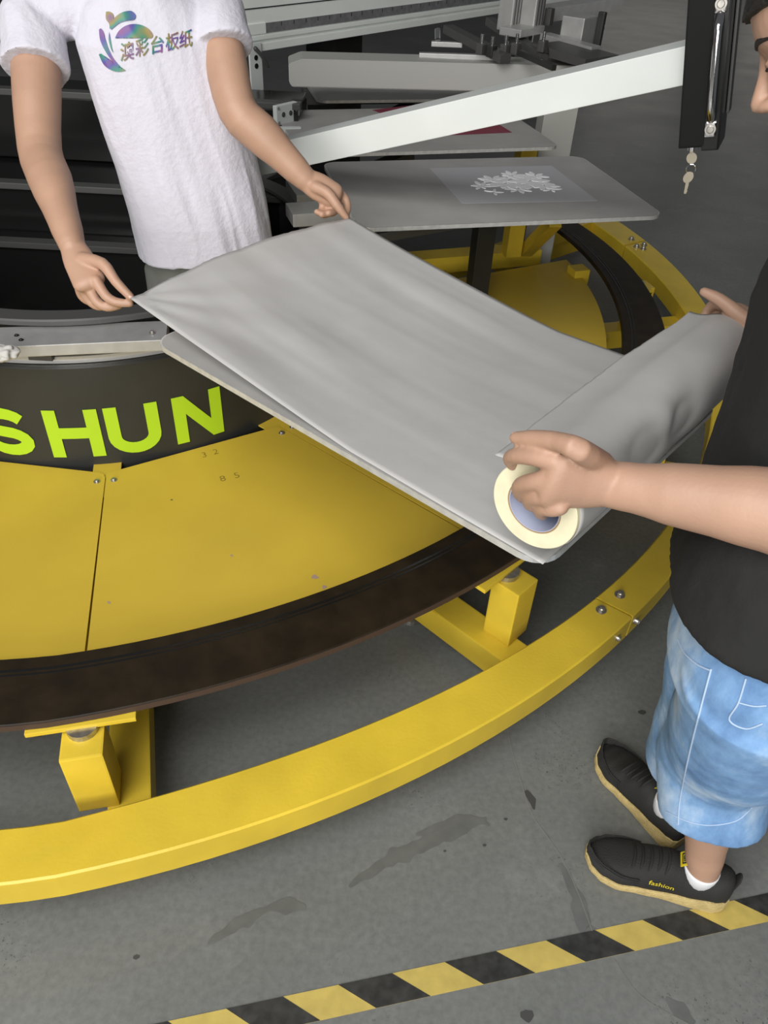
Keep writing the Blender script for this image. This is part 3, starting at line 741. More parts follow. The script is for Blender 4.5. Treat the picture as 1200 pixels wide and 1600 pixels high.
# legs
for s in (-1, 1):
    hp = LW_pel+lt*s*.085-ZU*.04; kn = V((hp.x, hp.y, .45))+fw*.03; an = V((hp.x, hp.y, .08))
    limb(bm, [hp, hp.lerp(kn, .5), kn, kn.lerp(an, .35), an], [.082, .070, .052, .052, .034])
    limb(bm, [an, an+fw*.06-ZU*.045, an+fw*.17-ZU*.06], [.034, .030, .018])
body = link('body', remesh(bm, .003, 4), SKIN, pw)
hair(hc, Tw, 'hair', pw)
nail(Q(203, 464, 1.575), Q(181, 440, 1.57), -_f+CY*.5, pw); nail(Q(540, 339, 1.862), Q(526, 320, 1.845), -_f+CX*.3, pw)
# shirt
bm = bmesh.new()
hemc = LW_pel+ZU*.005
axis = LW_neck-hemc
hl = lt
torso(bm, [(hemc-ZU*.03+fw*.012, hl, -fw, .182, .128), (hemc+axis*.12+fw*.015, hl, -fw, .180, .125), (hemc+axis*.35+fw*.012, hl, -fw, .177, .118), (hemc+axis*.60+fw*.012, hl, -fw, .184, .115), (hemc+axis*.80+fw*.008, hl, -fw, .186, .108), (hemc+axis*.92, hl, -fw, .150, .090), (LW_neck+ZU*.015, hl, -fw, .075, .068)], p=2.5)
limb(bm, [LW_neck.lerp(shR, .35)-ZU*.03, shR-ZU*.0, shR.lerp(eR, .24), shR.lerp(eR, .42)], [.062, .067, .073, .076], flat=True, n=28)
limb(bm, [LW_neck.lerp(shL, .35)-ZU*.03, shL-ZU*.0, shL.lerp(eL, .24), shL.lerp(eL, .43)], [.062, .066, .071, .074], flat=True, n=28)
me = remesh(bm, .0045, 5)
def folds(co, nn):
    k = .55+.45*max(0, min(1, (1.25-co.z)/.35)); s = co-hemc
    q = V((s.dot(hl)*17+s.z*3.5, s.dot(fw)*9, s.z*2.6))
    a = noise.noise(q)*.011+abs(noise.noise(q*1.7+V((3, 1, 7))))*-.007
    return (a+.0008*noise.noise(co*38))*k
displace(me, folds); shirt = link('t_shirt', me, TEE, pw)
# shirt hem stitching line and neck band
nb = [LW_neck+ZU*.012+hl*(.066*math.cos(2*pi*k/28))+fw*(.058*math.sin(2*pi*k/28))-ZU*.02*max(0, math.sin(2*pi*k/28)) for k in range(29)]
tube('neck_band', nb, .009, TEE, shirt, 10)
# print on the chest
def irid():
    m = bpy.data.materials.new('iridescent_print'); m.use_nodes = True; nt = m.node_tree; b = nt.nodes['Principled BSDF']; b.inputs['Roughness'].default_value = .45
    tc = nt.nodes.new('ShaderNodeTexCoord'); n = nt.nodes.new('ShaderNodeTexNoise'); n.inputs['Scale'].default_value = 16; n.inputs['Detail'].default_value = 1
    r = nt.nodes.new('ShaderNodeValToRGB'); e = r.color_ramp.elements; cols = [(.30, .66), (.36, 0)]
    st = [(.25, (.28, .08, .03)), (.36, (.20, .03, .17)), (.45, (.06, .06, .28)), (.53, (.015, .20, .13)), (.60, (.24, .18, .03)), (.70, (.13, .03, .24)), (.8, (.03, .16, .27))]
    e[0].position, e[0].color = st[0][0], (*st[0][1], 1); e[1].position, e[1].color = st[-1][0], (*st[-1][1], 1)
    for p, c in st[1:-1]: x = e.new(p); x.color = (*c, 1)
    nt.links.new(tc.outputs['Object'], n.inputs['Vector']); nt.links.new(n.outputs['Fac'], r.inputs[0]); nt.links.new(r.outputs[0], b.inputs['Base Color']); return m
IRID = irid()
bpy.context.view_layer.update()
from mathutils.bvhtree import BVHTree
bvh = BVHTree.FromPolygons([v.co.copy() for v in me.vertices], [tuple(p.vertices) for p in me.polygons])
def on_shirt(px, py, lift=.0022):
    o = V((0, 0, CAM_H)); hit = bvh.ray_cast(o, ray(px, py).normalized())
    if hit[0] is None: return Q(px, py, 1.75)
    return hit[0]+hit[1]*lift
def decal_mesh(me2, conv, name, parent, m):
    bm = bmesh.new(); bm.from_mesh(me2); bmesh.ops.triangulate(bm, faces=bm.faces)
    for _ in range(4):
        es = [e for e in bm.edges if e.calc_length() > .08]
        if es: bmesh.ops.subdivide_edges(bm, edges=es, cuts=1)
        bmesh.ops.triangulate(bm, faces=[f for f in bm.faces if len(f.verts) > 3])
    for v in bm.verts: v.co = conv(v.co.x, v.co.y)
    return from_bm(name, bm, m, parent, True)
# five characters along a rising line
chars = '\u6fb3\u5f69\u53f0\u677f\u7eb8'
cpos = [(199, 80), (222, 74), (246, 69.5), (269, 65), (290, 61)]; csz = [25, 24.5, 24, 24, 24]
for ch, (cx_, cy_), s_ in zip(chars, cpos, csz):
    tm = text_mesh(ch, 1.0, .011, 3)
    xs = [v.co.x for v in tm.vertices]; ys = [v.co.y for v in tm.vertices]; mx, my = (min(xs)+max(xs))/2, (min(ys)+max(ys))/2
    sx = s_*.86/(max(xs)-min(xs)); sy = s_*1.15/(max(ys)-min(ys))
    decal_mesh(tm, lambda x, y: on_shirt(cx_+(x-mx)*sx, cy_-(y-my)*sy-(x-mx)*sx*.20), 'printed_character', shirt, IRID)
# logo swooshes (outline points read off the chest)
sw = [[(166, 19), (171, 18.5), (177, 22), (178, 29), (174, 38), (172, 46), (171, 38), (166, 30)],
      [(174, 47), (173, 40), (178, 30), (187, 22), (197, 18), (206, 18), (212, 24), (210, 31), (198, 33), (188, 36), (180, 42)],
      [(180, 60), (186, 49), (196, 41), (209, 38), (222, 40), (233, 46), (239, 55), (236, 60), (228, 58), (219, 52), (208, 48), (196, 48), (188, 52)],
      [(155, 47), (158, 45), (162, 50), (165, 62), (170, 77), (178, 92), (188, 104), (176, 96), (166, 82), (157, 64)],
      [(155, 85), (159, 84), (165, 92), (174, 102), (186, 108), (197, 110), (185, 112), (173, 109), (162, 100)],
      [(171, 50), (173, 62), (175, 74), (177, 82), (173, 75), (170, 62)]]
for poly in sw:
    sm_ = catmull([V((x, y, 0)) for x, y in poly]+[V((*poly[0], 0))], 4)[:-1]
    bm2 = bmesh.new(); f = bm2.faces.new([bm2.verts.new(p) for p in sm_]); t2 = bpy.data.meshes.new('t'); bmesh.ops.triangulate(bm2, faces=[f])
    for _ in range(3):
        es = [e for e in bm2.edges if e.calc_length() > 5]
        if es: bmesh.ops.subdivide_edges(bm2, edges=es, cuts=1); bmesh.ops.triangulate(bm2, faces=[q for q in bm2.faces if len(q.verts) > 3])
    for v in bm2.verts: v.co = on_shirt(v.co.x, v.co.y)
    from_bm('printed_swoosh', bm2, IRID, shirt, True)
# shorts
bm = bmesh.new()
torso(bm, [(LW_pel-ZU*.10, lt, -fw, .165, .115), (LW_pel-ZU*.04, lt, -fw, .165, .112), (LW_pel+ZU*.06, lt, -fw, .145, .095)])
for s in (-1, 1):
    hp = LW_pel+lt*s*.085-ZU*.06; limb(bm, [hp, hp-ZU*.2+fw*.01, hp-ZU*.38+fw*.02], [.088, .090, .092], flat=True)
me = remesh(bm, .006, 4); displace(me, lambda co, nn: .006*noise.noise(V((co.x*14, co.y*14, co.z*5)))); link('shorts', me, GSH, pw)
SHB = mat('black_mesh_upper', (.014, .014, .013), .75, bump=.3, bscale=500); SHS = mat('gum_sole', (.52, .40, .17), .6, var=.12, vscale=60, bump=.3, bscale=220)
for s in (-1, 1):
    hp = LW_pel+lt*s*.085; shoe(pw, V((hp.x, hp.y, 0))-fw*.07, V((hp.x, hp.y, 0))+fw*.20, 1, SHB, SHS, False)
# ============================================================ MAN IN BLACK
pb = empty('person', V((.62, .85, 0)), 'man in black T-shirt and faded denim shorts holding the paper roll', 'person')
BTEE = mat('black_cotton', (.007, .007, .007), .85, bump=.12, bscale=90)
fb_ = V((-.97, .25, 0)).normalized(); lb = ZU.cross(fb_)       # facing; lb = his left (towards the camera)
pel = P(1212, 965, .84); chest = Q(1285, 560, .98); neckb = Q(1425, 265, .94)
bm = bmesh.new()
ub = (neckb-pel).normalized()
torso(bm, [(pel-ZU*.02, lb, -fb_, .14, .10), (pel.lerp(neckb, .35), lb, -fb_, .13, .09), (pel.lerp(neckb, .7), lb, -fb_, .15, .10), (neckb-ub*.05, lb, -fb_, .10, .06)])
Fh = (CX*-.92+CY*-.20+_f*.68).normalized(); Uh = (CX*-.24+CY*.94+_f*-.35)
Uh = (Uh-Fh*Uh.dot(Fh)).normalized()
EYE = Q(1196, 103, .83)                                             # eye of the near side
hcb = EYE-(Fh*.083+Uh*.119+Uh.cross(Fh)*.030)*1.03
limb(bm, [neckb-ub*.06, neckb, hcb+Uh*.03-Fh*.02, hcb+Uh*.07-Fh*.02], [.066, .058, .054, .054])
Tb = head(bm, hcb, Fh, Uh, 1.03)
shLb = Q(1445, 450, .83); shRb = neckb+(neckb-shLb)*.9; shRb.z = shLb.z+.0
eLb = Q(1300, 812, .85); wLb = Q(957, 757, .965)
limb(bm, [shLb, shLb.lerp(eLb, .5), eLb, eLb.lerp(wLb, .25), eLb.lerp(wLb, .62), eLb.lerp(wLb, .88), wLb], [.058, .052, .047, .0495, .040, .0315, .0295], [(1, 1)]*5+[(1, .95), (1.02, .85)], up0=ZU)
# left hand: back of the hand to us, fingers hooked into the core
def fd(px, py): return (RC0-V((0, 0, CAM_H))).dot(RAX)/ray(px, py).dot(RAX)
def H(px, py, off): return Q(px, py, fd(px, py)-off)
hmid = H(905, 755, .030); hn3 = -RAX
limb(bm, [wLb, wLb.lerp(H(862, 754, .028), .5), H(866, 752, .028)], [.030, .036, .039], [(1, .80), (1.05, .52), (1.06, .42)], up0=hn3)
fingers(bm, [([Q(940, 725, .965), H(905, 703, .030), H(872, 690, .026), H(838, 686, .018), H(806, 684, .012)], [.0165, .0150, .0122, .0118, .0085]),
             ([H(868, 722, .028), H(838, 714, .030), H(810, 712, .024), H(798, 716, .008), H(801, 726, -.004)], [.0125, .0122, .0112, .0105, .0085]),
             ([H(862, 746, .030), H(838, 752, .032), H(815, 758, .022), H(812, 768, .002), H(818, 778, -.022)], [.0128, .0124, .0115, .0105, .0085]),
             ([H(866, 772, .028), H(850, 776, .030), H(832, 778, .020), H(828, 786, .000), H(834, 792, -.022)], [.0120, .0118, .0110, .0100, .0085]),
             ([H(876, 793, .024), H(864, 796, .026), H(848, 795, .018), H(844, 800, .000), H(848, 805, -.018)], [.0105, .0102, .0098, .0090, .0075])])
# right arm: reaching round to the far end of the roll
eRb = Q(1330, 560, 1.20); wRb = Q(1196, 524, 1.375)
limb(bm, [shRb, shRb.lerp(eRb, .5), eRb, eRb.lerp(wRb, .3), eRb.lerp(wRb, .8), wRb], [.056, .050, .045, .046, .032, .028])
kRb = Q(1146, 488, 1.405); hn4 = (CY*.8-_f*.6)
limb(bm, [wRb, wRb.lerp(kRb, .5), kRb], [.029, .034, .033], [(1, .8), (1.05, .62), (1.0, .5)], up0=hn4)
fingers(bm, [([Q(1178, 508, 1.37), Q(1150, 488, 1.375), Q(1124, 468, 1.385), Q(1100, 456, 1.395)], [.016, .0135, .0115, .0085]),
             ([Q(1142, 482, 1.415), Q(1118, 475, 1.44), Q(1104, 488, 1.46), Q(1096, 505, 1.46)], [.0115, .0105, .0095, .008]),
             ([Q(1150, 495, 1.42), Q(1126, 492, 1.45), Q(1112, 505, 1.47), Q(1105, 522, 1.465)], [.0115, .0105, .0095, .008]),
             ([Q(1160, 508, 1.42), Q(1138, 510, 1.45), Q(1126, 524, 1.465), Q(1120, 540, 1.46)], [.011, .010, .009, .008]),
             ([Q(1168, 522, 1.415), Q(1152, 527, 1.44), Q(1142, 540, 1.45), Q(1136, 552, 1.445)], [.0105, .0095, .0085, .0075])])
# legs
knL = P(1122, 1180, .43); hL, tL = P(1128, 1402, .0), P(911, 1338, .0); hR, tR = P(1064, 1322, 0), P(937, 1176, 0)
anL = hL.lerp(tL, .23)+ZU*.095; anR = hR.lerp(tR, .23)+ZU*.095
hpL = pel+lb*.085-ZU*.05+fb_*.01; hpR = pel-lb*.085-ZU*.05
knR = P(1108, 1125, .45)
hL, tL = P(1128, 1402, .0), P(911, 1338, .0); hR, tR = P(1064, 1322, 0), P(937, 1176, 0)
for hp, kn, an, he, to in ((hpL, knL, anL, hL, tL), (hpR, knR, anR, hR, tR)):
    limb(bm, [hp, hp.lerp(kn, .5), kn, kn.lerp(an, .35), kn.lerp(an, .8), an], [.075, .066, .055, .055, .038, .033])
    dd = (to-he).normalized(); limb(bm, [an, V((an.x, an.y, .05)), he+dd*.10+ZU*.045, he+dd*.22+ZU*.03], [.033, .031, .026, .012])
link('body', remesh(bm, .0028, 4), SKIN2, pb)
nail(H(808, 684, .012), H(838, 686, .018), -_f*.4+CY, pb, .0055, .010)
hair(hcb, Tb, 'hair', pb, .166)
# eyebrow and eye line of the face in view
for s in (-1, 1):
    bm = bmesh.new(); limb(bm, [Tb(s*.012, .0880, .1395), Tb(s*.030, .0840, .1435), Tb(s*.050, .0710, .140)], [.0022, .0034, .0016], n=8); from_bm('eyebrow', bm, HAIR, pb, True)
    bm = bmesh.new(); limb(bm, [Tb(s*.021, .0825, .1155), Tb(s*.033, .0815, .1140), Tb(s*.047, .0705, .1150)], [.0014, .0022, .0014], n=8); from_bm('eyelash', bm, HAIR, pb, True)
# shirt
bm = bmesh.new(); hemb = pel.lerp(neckb, .10)
ax2 = neckb-hemb; nt_ = fb_
torso(bm, [(hemb-ZU*.015+fb_*.012, lb, -fb_, .192, .142), (hemb+ax2*.12+fb_*.008, lb, -fb_, .190, .134), (hemb+ax2*.35+fb_*.008, lb, -fb_, .182, .124), (hemb+ax2*.62+fb_*.012, lb, -fb_, .190, .124), (hemb+ax2*.82, lb, -fb_, .192, .115), (hemb+ax2*.93, lb, -fb_, .150, .090), (neckb+ub*.005, lb, -fb_, .075, .070)], p=2.5)
limb(bm, [neckb.lerp(shLb, .35)-ub*.04, shLb-ub*.01, shLb.lerp(eLb, .3), shLb.lerp(eLb, .55)], [.066, .070, .078, .080], flat=True, n=28)
limb(bm, [neckb.lerp(shRb, .35)-ub*.04, shRb-ub*.01, shRb.lerp(eRb, .3), shRb.lerp(eRb, .55)], [.066, .070, .076, .078], flat=True, n=28)
me = remesh(bm, .005, 5)
displace(me, lambda co, nn: .007*noise.noise(V((co.x*13, co.y*13, co.z*4)))+.002*noise.noise(co*35))
shirtb = link('t_shirt', me, BTEE, pb)
# denim shorts
def denim():
    m = bpy.data.materials.new('faded_denim'); m.use_nodes = True; nt = m.node_tree; b = nt.nodes['Principled BSDF']; b.inputs['Roughness'].default_value = .85; L = nt.links.new
    tc = nt.nodes.new('ShaderNodeTexCoord'); n = nt.nodes.new('ShaderNodeTexNoise'); n.inputs['Scale'].default_value = 9; n.inputs['Detail'].default_value = 7; n.inputs['Roughness'].default_value = .65
    mp = nt.nodes.new('ShaderNodeMapping'); mp.inputs['Scale'].default_value = (1, 1, .55); L(tc.outputs['Object'], mp.inputs[0]); L(mp.outputs[0], n.inputs['Vector'])
    r = nt.nodes.new('ShaderNodeValToRGB'); e = r.color_ramp.elements
    e[0].position, e[0].color = .30, (.075, .165, .34, 1); e[1].position, e[1].color = .72, (.50, .62, .75, 1)
    x = e.new(.50); x.color = (.18, .33, .56, 1); L(n.outputs['Fac'], r.inputs[0])
    w_ = nt.nodes.new('ShaderNodeTexWave'); w_.inputs['Scale'].default_value = 170; w_.inputs['Distortion'].default_value = 1.5; L(tc.outputs['Object'], w_.inputs['Vector'])
    mx = nt.nodes.new('ShaderNodeMix'); mx.data_type = 'RGBA'; mx.blend_type = 'MULTIPLY'; mx.inputs[0].default_value = .0; L(r.outputs[0], mx.inputs[6]); L(w_.outputs['Color'], mx.inputs[7]); L(mx.outputs[2], b.inputs['Base Color'])
    bp = nt.nodes.new('ShaderNodeBump'); bp.inputs['Strength'].default_value = .3; bp.inputs['Distance'].default_value = .004; L(n.outputs['Fac'], bp.inputs['Height']); L(bp.outputs[0], b.inputs['Normal'])
    return m
DEN = denim(); DENS = mat('denim_seam', (.40, .52, .68), .85)
bm = bmesh.new()
torso(bm, [(pel-ZU*.10, lb, -fb_, .165, .118), (pel-ZU*.03, lb, -fb_, .168, .120), (pel+ZU*.06, lb, -fb_, .150, .105)])
hmL = P(1112, 1272, .30); hmR = knR.lerp(anR, .45)
limb(bm, [hpL+ZU*.02, hpL.lerp(knL, .5)-fb_*.01, knL, hmL], [.104, .108, .100, .092], flat=True, n=32)
limb(bm, [hpR+ZU*.02, hpR.lerp(knR, .5), knR, hmR], [.100, .100, .090, .086], flat=True, n=32)
me = remesh(bm, .004, 22)
def dfold(co, nn):
    t = max(0, min(1, (co.z-.26)/.5))
    return .006*noise.noise(V((co.x*10, co.y*10, co.z*9)))+.0016*noise.noise(V((co.x*22, co.y*22, co.z*42)))*(1-abs(2*t-1)*.5)
displace(me, dfold); sho = link('denim_shorts', me, DEN, pb)
bvh = BVHTree.FromPolygons([v.co.copy() for v in me.vertices], [tuple(p.vertices) for p in me.polygons])
def seam(pts, r=.0013, name='seam', m=DENS):
    ps = [on_shirt(x, y, .0008) for x, y in [(v.x, v.y) for v in catmull([V((x, y, 0)) for x, y in pts], 8)]]
    tube(name, ps, r, m, sho, 8)
seam([(1112, 1045), (1092, 1120), (1075, 1190), (1063, 1250), (1060, 1288)])
seam([(1042, 1268), (1075, 1283), (1110, 1289), (1150, 1282), (1174, 1262)], .0010)
seam([(1166, 1060), (1154, 1098), (1140, 1124), (1165, 1138), (1192, 1130)], .0012, 'pocket_edge')
seam([(1156, 1098), (1178, 1103), (1198, 1102)], .0010, 'pocket_edge')
seam([(1060, 1000), (1070, 1020), (1090, 1038), (1112, 1048)], .0013, 'pocket_edge')
# socks
SOCK = mat('white_sock', (.70, .72, .74), .9)
for an in (anL, anR):
    bm = bmesh.new(); bm_tube(bm, [V((an.x, an.y, .055)), V((an.x, an.y, .086)), V((an.x, an.y, .093))], [.036, .035, .0345], 24); from_bm('sock', bm, SOCK, pb, True)
SHB2 = SHB
for k, (he, to) in enumerate(((hL, tL), (hR, tR))):
    sh, T, ip, W_, HT_, S0_ = shoe(pb, he, to, 1, SHB, SHS, True)
    # yellow tongue tag
    YT = mat('yellow_tag', (.62, .50, .02), .6)
    s = .385; h = .100
    tg = prism('tongue_tag', [T(s, -.016, h-.006), T(s, .016, h-.006), T(s-.055, .016, h+.014), T(s-.055, -.016, h+.014)], V((0, 0, .003)), YT, sh, .001)
    bm = bmesh.new()
    cvt = lambda x, y, hh: T(s-.004-.047*(y/.03), x, h-.0015+.0175*(y/.03)+hh)
    for st in ([(-.010, .004), (.010, .004), (.010, .026), (-.010, .026), (-.010, .004)], [(-.005, .009), (-.005, .021), (.001, .021), (.001, .009), (-.005, .009)], [(.005, .008), (.005, .022)]):
        ribbon(bm, st, .0026, cvt)
    from_bm('tag_mark', bm, SHB, sh)
    if k == 0:
        # word on the outer side: sits on the side facing the camera
        tm = text_mesh('fashion', .018, .0001, 3)
        side = 1 if T(.3, 1, 0).y < T(.3, -1, 0).y else -1
        for v in tm.vertices:
            x, y = v.co.x, v.co.y; s2 = .47-x/.29; z_ = .050+y*.9
            ww = ip(W_, s2); zz1 = ip(S0_, s2)-.004; hh2 = ip(HT_, s2); f = min(.98, max(.02, (z_-zz1)/(hh2-zz1)))**(1/.8)
            ca = math.sqrt(max(0, 1-f*f)); v.co = T(s2, side*(ww*ca**.75+.0015), z_)
        link('printed_word', tm, YT, sh)
# ============================================================ CONTROL ARM AND BOX
ca = empty('control_arm', Q(330, 270, 2.34), 'black control box with chrome handle on a long white slanting arm', 'control arm')
aL, aR = Q(326, 268, 2.36), Q(1072, 99, 1.68)
adir = (aR-aL).normalized(); anrm = adir.cross(V((0, 0, 1))).normalized(); aup = anrm.cross(adir).normalized()
if anrm.y > 0: anrm = -anrm
Mx = Matrix((adir, -anrm, aup)).transposed()
box('arm_tube', (aL-adir*.15+aR+adir*.03)/2-anrm*.032, ((aR-aL).length+.18, .14, .074), WHT, ca, Mx, .002)
oc = Q(1084, 222, 1.665)
bup = (aup+adir*.115).normalized(); bxd = (adir-bup*adir.dot(bup)).normalized(); Mb = Matrix((bxd, -anrm, bup)).transposed()
def ob(x, y, z): return oc+bxd*x-anrm*y+bup*z
def obox(name, c, s, m, bev=.003, par=None): return box(name, ob(*c), s, m, par or ca, Mb, bev)
MBLK = mat('black_plastic', (.005, .0055, .0055), .6, spec=.2)
obox('control_box', (-.002, .06, .24), (.056, .14, .50), MBLK, .004)
sb = obox('handle_block', (.034, .05, .235), (.036, .12, .505), BLKG, .004)
obox('glass_edge', (.056, .09, .27), (.006, .05, .46), DGR, .002)
hx = .033
for z in (.026, .250):
    obox('handle_foot', (hx, -.013, z), (.022, .006, .030), CHR, .003)
    hexbolt('screw', ob(hx, -.016, z), anrm, .0075, .004, STL, ca)
hp_ = [ob(hx, -.014, .043), ob(hx, -.026, .056), ob(hx, -.034, .072), ob(hx, -.036, .138), ob(hx, -.034, .204), ob(hx, -.026, .220), ob(hx, -.014, .233)]
bm = bmesh.new(); limb(bm, hp_, [.008, .0085, .0075, .0075, .0075, .0085, .008], [(1, .8)]*7, up0=anrm); from_bm('handle', bm, CHR, ca, True)
tube('lock_cylinder', [ob(-.004, .03, -.022), ob(-.004, .03, -.004)], .012, CHR, ca, 20)
KEY = mat('nickel_key', (.50, .45, .35), .3, .9)
def key(top, dn, side, name='key'):
    bm = bmesh.new(); top = V(top); dn = V(dn).normalized(); side = V(side).normalized(); t = dn.cross(side).normalized()*.002
    c = top+dn*.013; pts = [c+side*(.011*math.cos(2*pi*k/20))+dn*(.012*math.sin(2*pi*k/20)) for k in range(20)]
    bm_prism(bm, pts, t); s0 = c+dn*.010
    prof = [(-.0035, 0), (.0035, 0), (.0035, .010), (.0025, .012), (.0035, .014), (.002, .017), (.0035, .020), (.001, .026), (-.0035, .024)]
    bm_prism(bm, [s0+side*x+dn*y for x, y in prof], t)
    return from_bm(name, bm, KEY, ca)
key(ob(-.004, .03, -.022-.030), aup, adir)
tube('key_ring', [ob(-.005, .03, -.062)+adir*(.010*math.cos(2*pi*k/20))+aup*(.010*math.sin(2*pi*k/20)) for k in range(21)], .0012, CHR, ca, 8)
key(ob(-.008, .03, -.066), -aup*.97-adir*.22, adir)
# pedestal carrying the arm inside the machine
box('arm_pedestal', V((aL.x, aL.y+.06, aL.z/2-.02)), (.12, .12, aL.z-.04), DGR, ca, None, .004)

# ============================================================ PRINTING HEAD AT THE BACK
ph = empty('printing_unit', (-.6, 3.4, 1.1), 'pale aluminium printing head rail with steel ruler and air cylinders at the back', 'printing head')
zr_ = .99
r0, r1 = P(372, 86, zr_), P(780, 21, zr_)
rd = (r1-r0); rd.z = 0; rd.normalize(); rn = V((rd.y, -rd.x, 0)); Mr = Matrix((rd, -rn, V((0, 0, 1)))).transposed()
def rb(x, y, z): return V((r0.x, r0.y, zr_))+rd*x-rn*y+V((0, 0, z))
RLn = (r1-r0).length+1.0
def rbox(name, x0, x1, y0, y1, z0, z1, m, bev=.002, par=None): return box(name, rb((x0+x1)/2, (y0+y1)/2, (z0+z1)/2), (x1-x0, y1-y0, z1-z0), m, par or ph, Mr, bev)
rbox('rail_body', 0, RLn, .012, .15, .0, .205, GRN, .004)
rbox('rail_lip', 0, RLn, 0, .014, .0, .028, GRN, .002)
rbox('rail_lip', 0, RLn, .002, .014, .040, .056, GRN, .002)
rbox('rail_band', 0, .17, .006, .014, .060, .098, GRN, .002)
rl = rbox('ruler', .17, RLn, .008, .013, .060, .096, mat('steel_ruler', (.30, .30, .31), .4, .5, var=.15, vscale=40), .001)
for k in range(22): rbox('tick', .26+k*.075, .263+k*.075, .0068, .008, .080, .094, BLK, 0, rl)
rbox('rail_groove', 0, RLn, .010, .0125, .148, .152, BLK, 0)
rbox('rail_cap', 0, RLn, .002, .16, .205, .222, GRN, .003)
rbox('rail_top_cover', -.1, RLn, .03, .30, .222, .26, DGR, .003)
rbox('end_plate', -.035, -.001, .02, .14, -.06, .16, GRN, .003)
hexbolt('bolt', rb(.02, .004, .078), rn, .010, .012, STL, ph)
# hanging bracket with lever
hb = rbox('hanging_bracket', .055, .125, -.008, -.001, -.145, .035, WHT, .003)
for z in (-.018, -.048):
    bm = bmesh.new(); bm_tube(bm, [rb(.09, -.0095, z), rb(.09, -.0075, z)], .010, 20); from_bm('bolt_hole', bm, BLKG, hb)
tube('lever', [rb(.085, -.014, .016), rb(.10, -.022, .0), rb(.135, -.03, -.05)], [.009, .007, .006], DGR, ph, 10, True)
rbox('bracket_arm', .07, .11, 0, .22, -.20, -.145, DGR, .003)
rbox('screen_frame_bar', -.05, .02, -.30, .5, -.22, -.18, DGR, .003)
rbox('valve_block', .0, .05, .03, .09, -.14, -.03, BLK, .003)
rbox('orange_fitting', .035, .055, .02, .04, -.055, -.025, mat('orange_plastic', (.60, .22, .02), .5), .002)
rbox('red_fitting', .0, .03, .01, .04, -.115, -.085, mat('red_plastic', (.45, .03, .02), .5), .002)
tube('air_hose', catmull([rb(.02, .03, -.04), rb(-.02, -.01, -.09), rb(.0, -.02, -.14), rb(.05, .0, -.18)], 6), .007, BLK, ph, 8)
# small clamp plate standing forward of the rail
cpc = Q(446, 177, 2.86)
cpl = box('clamp_plate', cpc, (.110, .02, .066), WHT, ph, Mr, .003)
box('clamp_tongue', cpc+rd*.055, (.025, .016, .034), WHT, ph, Mr, .003)
for dx in (-.02, .018): hexbolt('bolt', cpc+rd*dx+rn*.010, rn, .006, .003, DGR, cpl)
for dx in (-.045, .04):
    for dz in (-.024, .024): hexbolt('bolt', cpc+rd*dx+V((0, 0, dz))+rn*.009, rn, .005, .003, STL, cpl)
bar('clamp_bar', cpc-rn*.01, rb(.05, .10, -.19), .05, .04, WHT, ph)
bar('frame_side', Q(420, 205, 2.80), Q(470, 205, 2.83), .02, .03, WHT, ph)
# air cylinders on the rail's right half
for k, px in enumerate((799, 834)):
    top = Q(px, -12, 3.15); bot = Q(px-2, 42, 3.15); ax = (bot-top)
    cyl = box('air_cylinder', (top+bot)/2, (.075, .07, ax.length), ALU, ph, Matrix((rd, rd.cross(-V((0, 0, 1))).normalized(), V((0, 0, 1)))).transposed(), .006)
    for dx in (-.022, 0, .022): box('cylinder_groove', (top+bot)/2+rd*dx+rn*.036, (.006, .004, ax.length*.98), DGR, cyl, Mr, 0)
    tube('piston_rod', [bot, bot-V((0, 0, .10))], .010, CHR, ph, 12)
    box('rod_foot', bot-V((0, 0, .11)), (.05, .05, .03), DGR, ph, Mr, .004)
    if k == 0: box('orange_cap', top+rn*.01+V((0, 0, .01)), (.075, .07, .02), mat('orange_plastic', (.60, .22, .02), .5), ph, Mr, .003)
box('cylinder_base', Q(816, 47, 3.14), (.19, .10, .028), ALU, ph, Mr, .003)
# squeegee carriage bars between the rail and the grey box
bar('squeegee_bar', Q(655, 86, 3.05), Q(778, 90, 3.05), .03, .018, ALU, ph)
bar('squeegee_bar', Q(674, 68, 3.15), Q(722, 70, 3.15), .03, .018, ALU, ph)
bar('squeegee_frame', Q(700, 45, 3.2), Q(790, 92, 2.95), .05, .03, DGR, ph)
bar('squeegee_frame', Q(765, 33, 3.3), Q(850, 90, 3.0), .04, .03, DGR, ph)
bar('squeegee_holder', Q(812, 82, 2.95), Q(866, 106, 2.80), .02, .02, BLK, ph)
for (px, py) in ((752, 76), (768, 80), (789, 78), (806, 76), (848, 72)):
    c = Q(px, py, 2.98); box('clamp_knuckle', c, (.035, .03, .04), DGR if px != 768 else BLK, ph, Mr, .006)
    tube('clamp_screw', [c, c+V((0, 0, .05))], .007, CHR, ph, 10)
tube('clamp_post', [Q(684, 46, 3.12), Q(684, 62, 3.12)], .012, CHR, ph, 12)
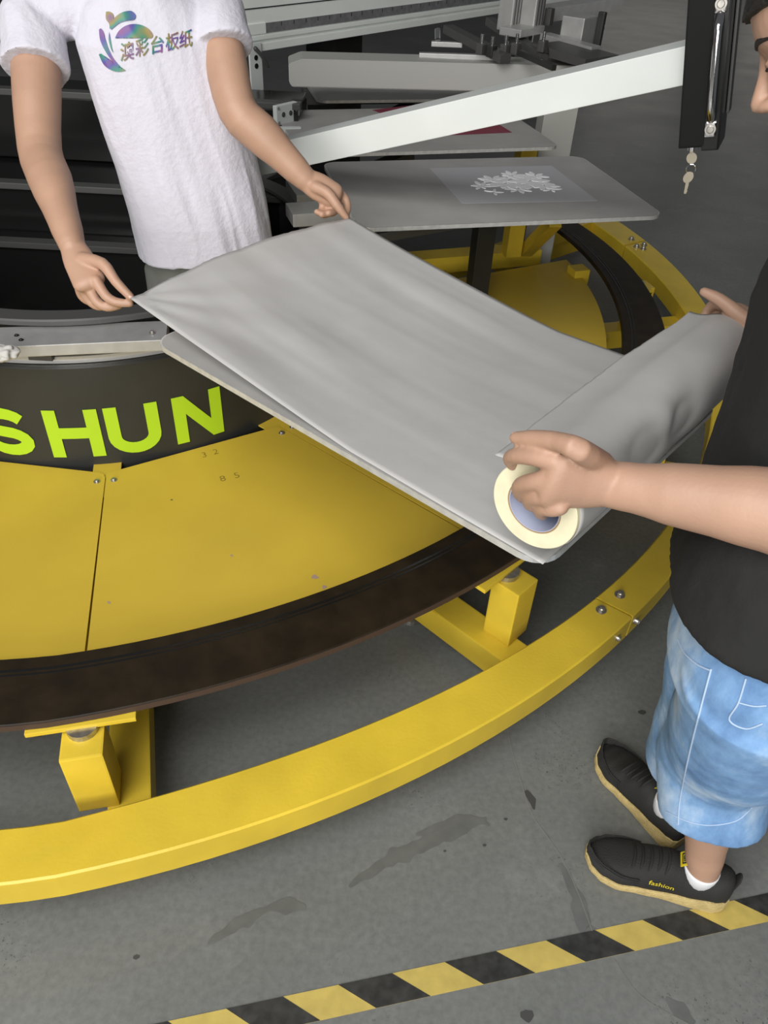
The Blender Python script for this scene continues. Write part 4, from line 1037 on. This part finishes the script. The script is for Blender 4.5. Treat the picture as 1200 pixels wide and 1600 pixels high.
# second carriage further right: rail stub, block with orange label, plates
bar('rail_extension', Q(845, 22, 3.3), Q(960, 4, 3.45), .10, .05, ALU, ph)
box('carriage_block', Q(902, 62, 3.2), (.13, .10, .17), ALU, ph, Mr, .004)
box('orange_label', Q(899, 36, 3.2)+rn*.052-rd*.02, (.035, .004, .032), mat('orange_plastic', (.60, .22, .02), .5), ph, Mr, 0)
box('black_lever', Q(926, 50, 3.2)+rn*.03, (.022, .03, .15), BLK, ph, Mr, .006)
bar('slide_plate', Q(858, 72, 3.1), Q(940, 96, 2.95), .20, .03, DGR, ph)
bar('slide_plate', Q(850, 62, 3.2), Q(930, 84, 3.05), .06, .05, ALU, ph)
tube('knob', [Q(852, 76, 3.0), Q(852, 86, 3.0)], .014, BLK, ph, 12)
box('hook', Q(858, 26, 3.2), (.03, .03, .06), DGR, ph, Mr, .003)
# head column standing on the floor behind
box('head_column', rb(.9, .28, -.42), (.20, .20, 1.14), DGR, ph, Mr, .006)
box('column_foot', V((rb(.9, .28, 0).x, rb(.9, .28, 0).y, .012)), (.36, .36, .024), DGR, ph, Mr, .004)
box('column_bridge', rb(.9, .20, .08), (.20, .16, .14), DGR, ph, Mr, .004)
box('head_column', rb(.9, .28, -.50), (.20, .20, .96), DGR, ph, Mr, .006)

# pale grey box arm with chamfered nose
gb = empty('box_arm', Q(650, 115, 3.0), 'pale grey box arm with chamfered nose lying behind the white slanting arm', 'metal arm')
g0, g1 = P(452, 136, .93), P(905, 146, .93); gd = (g1-g0).normalized(); gn = V((gd.y, -gd.x, 0))
gl = (g1-g0).length
GBX = mat('pale_grey_coat', (.40, .40, .375), .55)
bm = bmesh.new(); prof = [(0, .016), (.012, 0), (gl, 0), (gl, .096), (.05, .096), (0, .078)]
bm_prism(bm, [g0+gd*x+V((0, 0, z)) for x, z in prof], -gn*.16); bmesh.ops.bevel(bm, geom=list(bm.edges), offset=.003, segments=2, affect='EDGES'); from_bm('arm_shell', bm, GBX, gb)
lg = P(848, 198, .93)
box('arm_leg', V((g1.x-.06, g1.y+.08, .465)), (.14, .10, .93), GBX, gb, Matrix((gd, -gn, V((0, 0, 1)))).transposed(), .004)
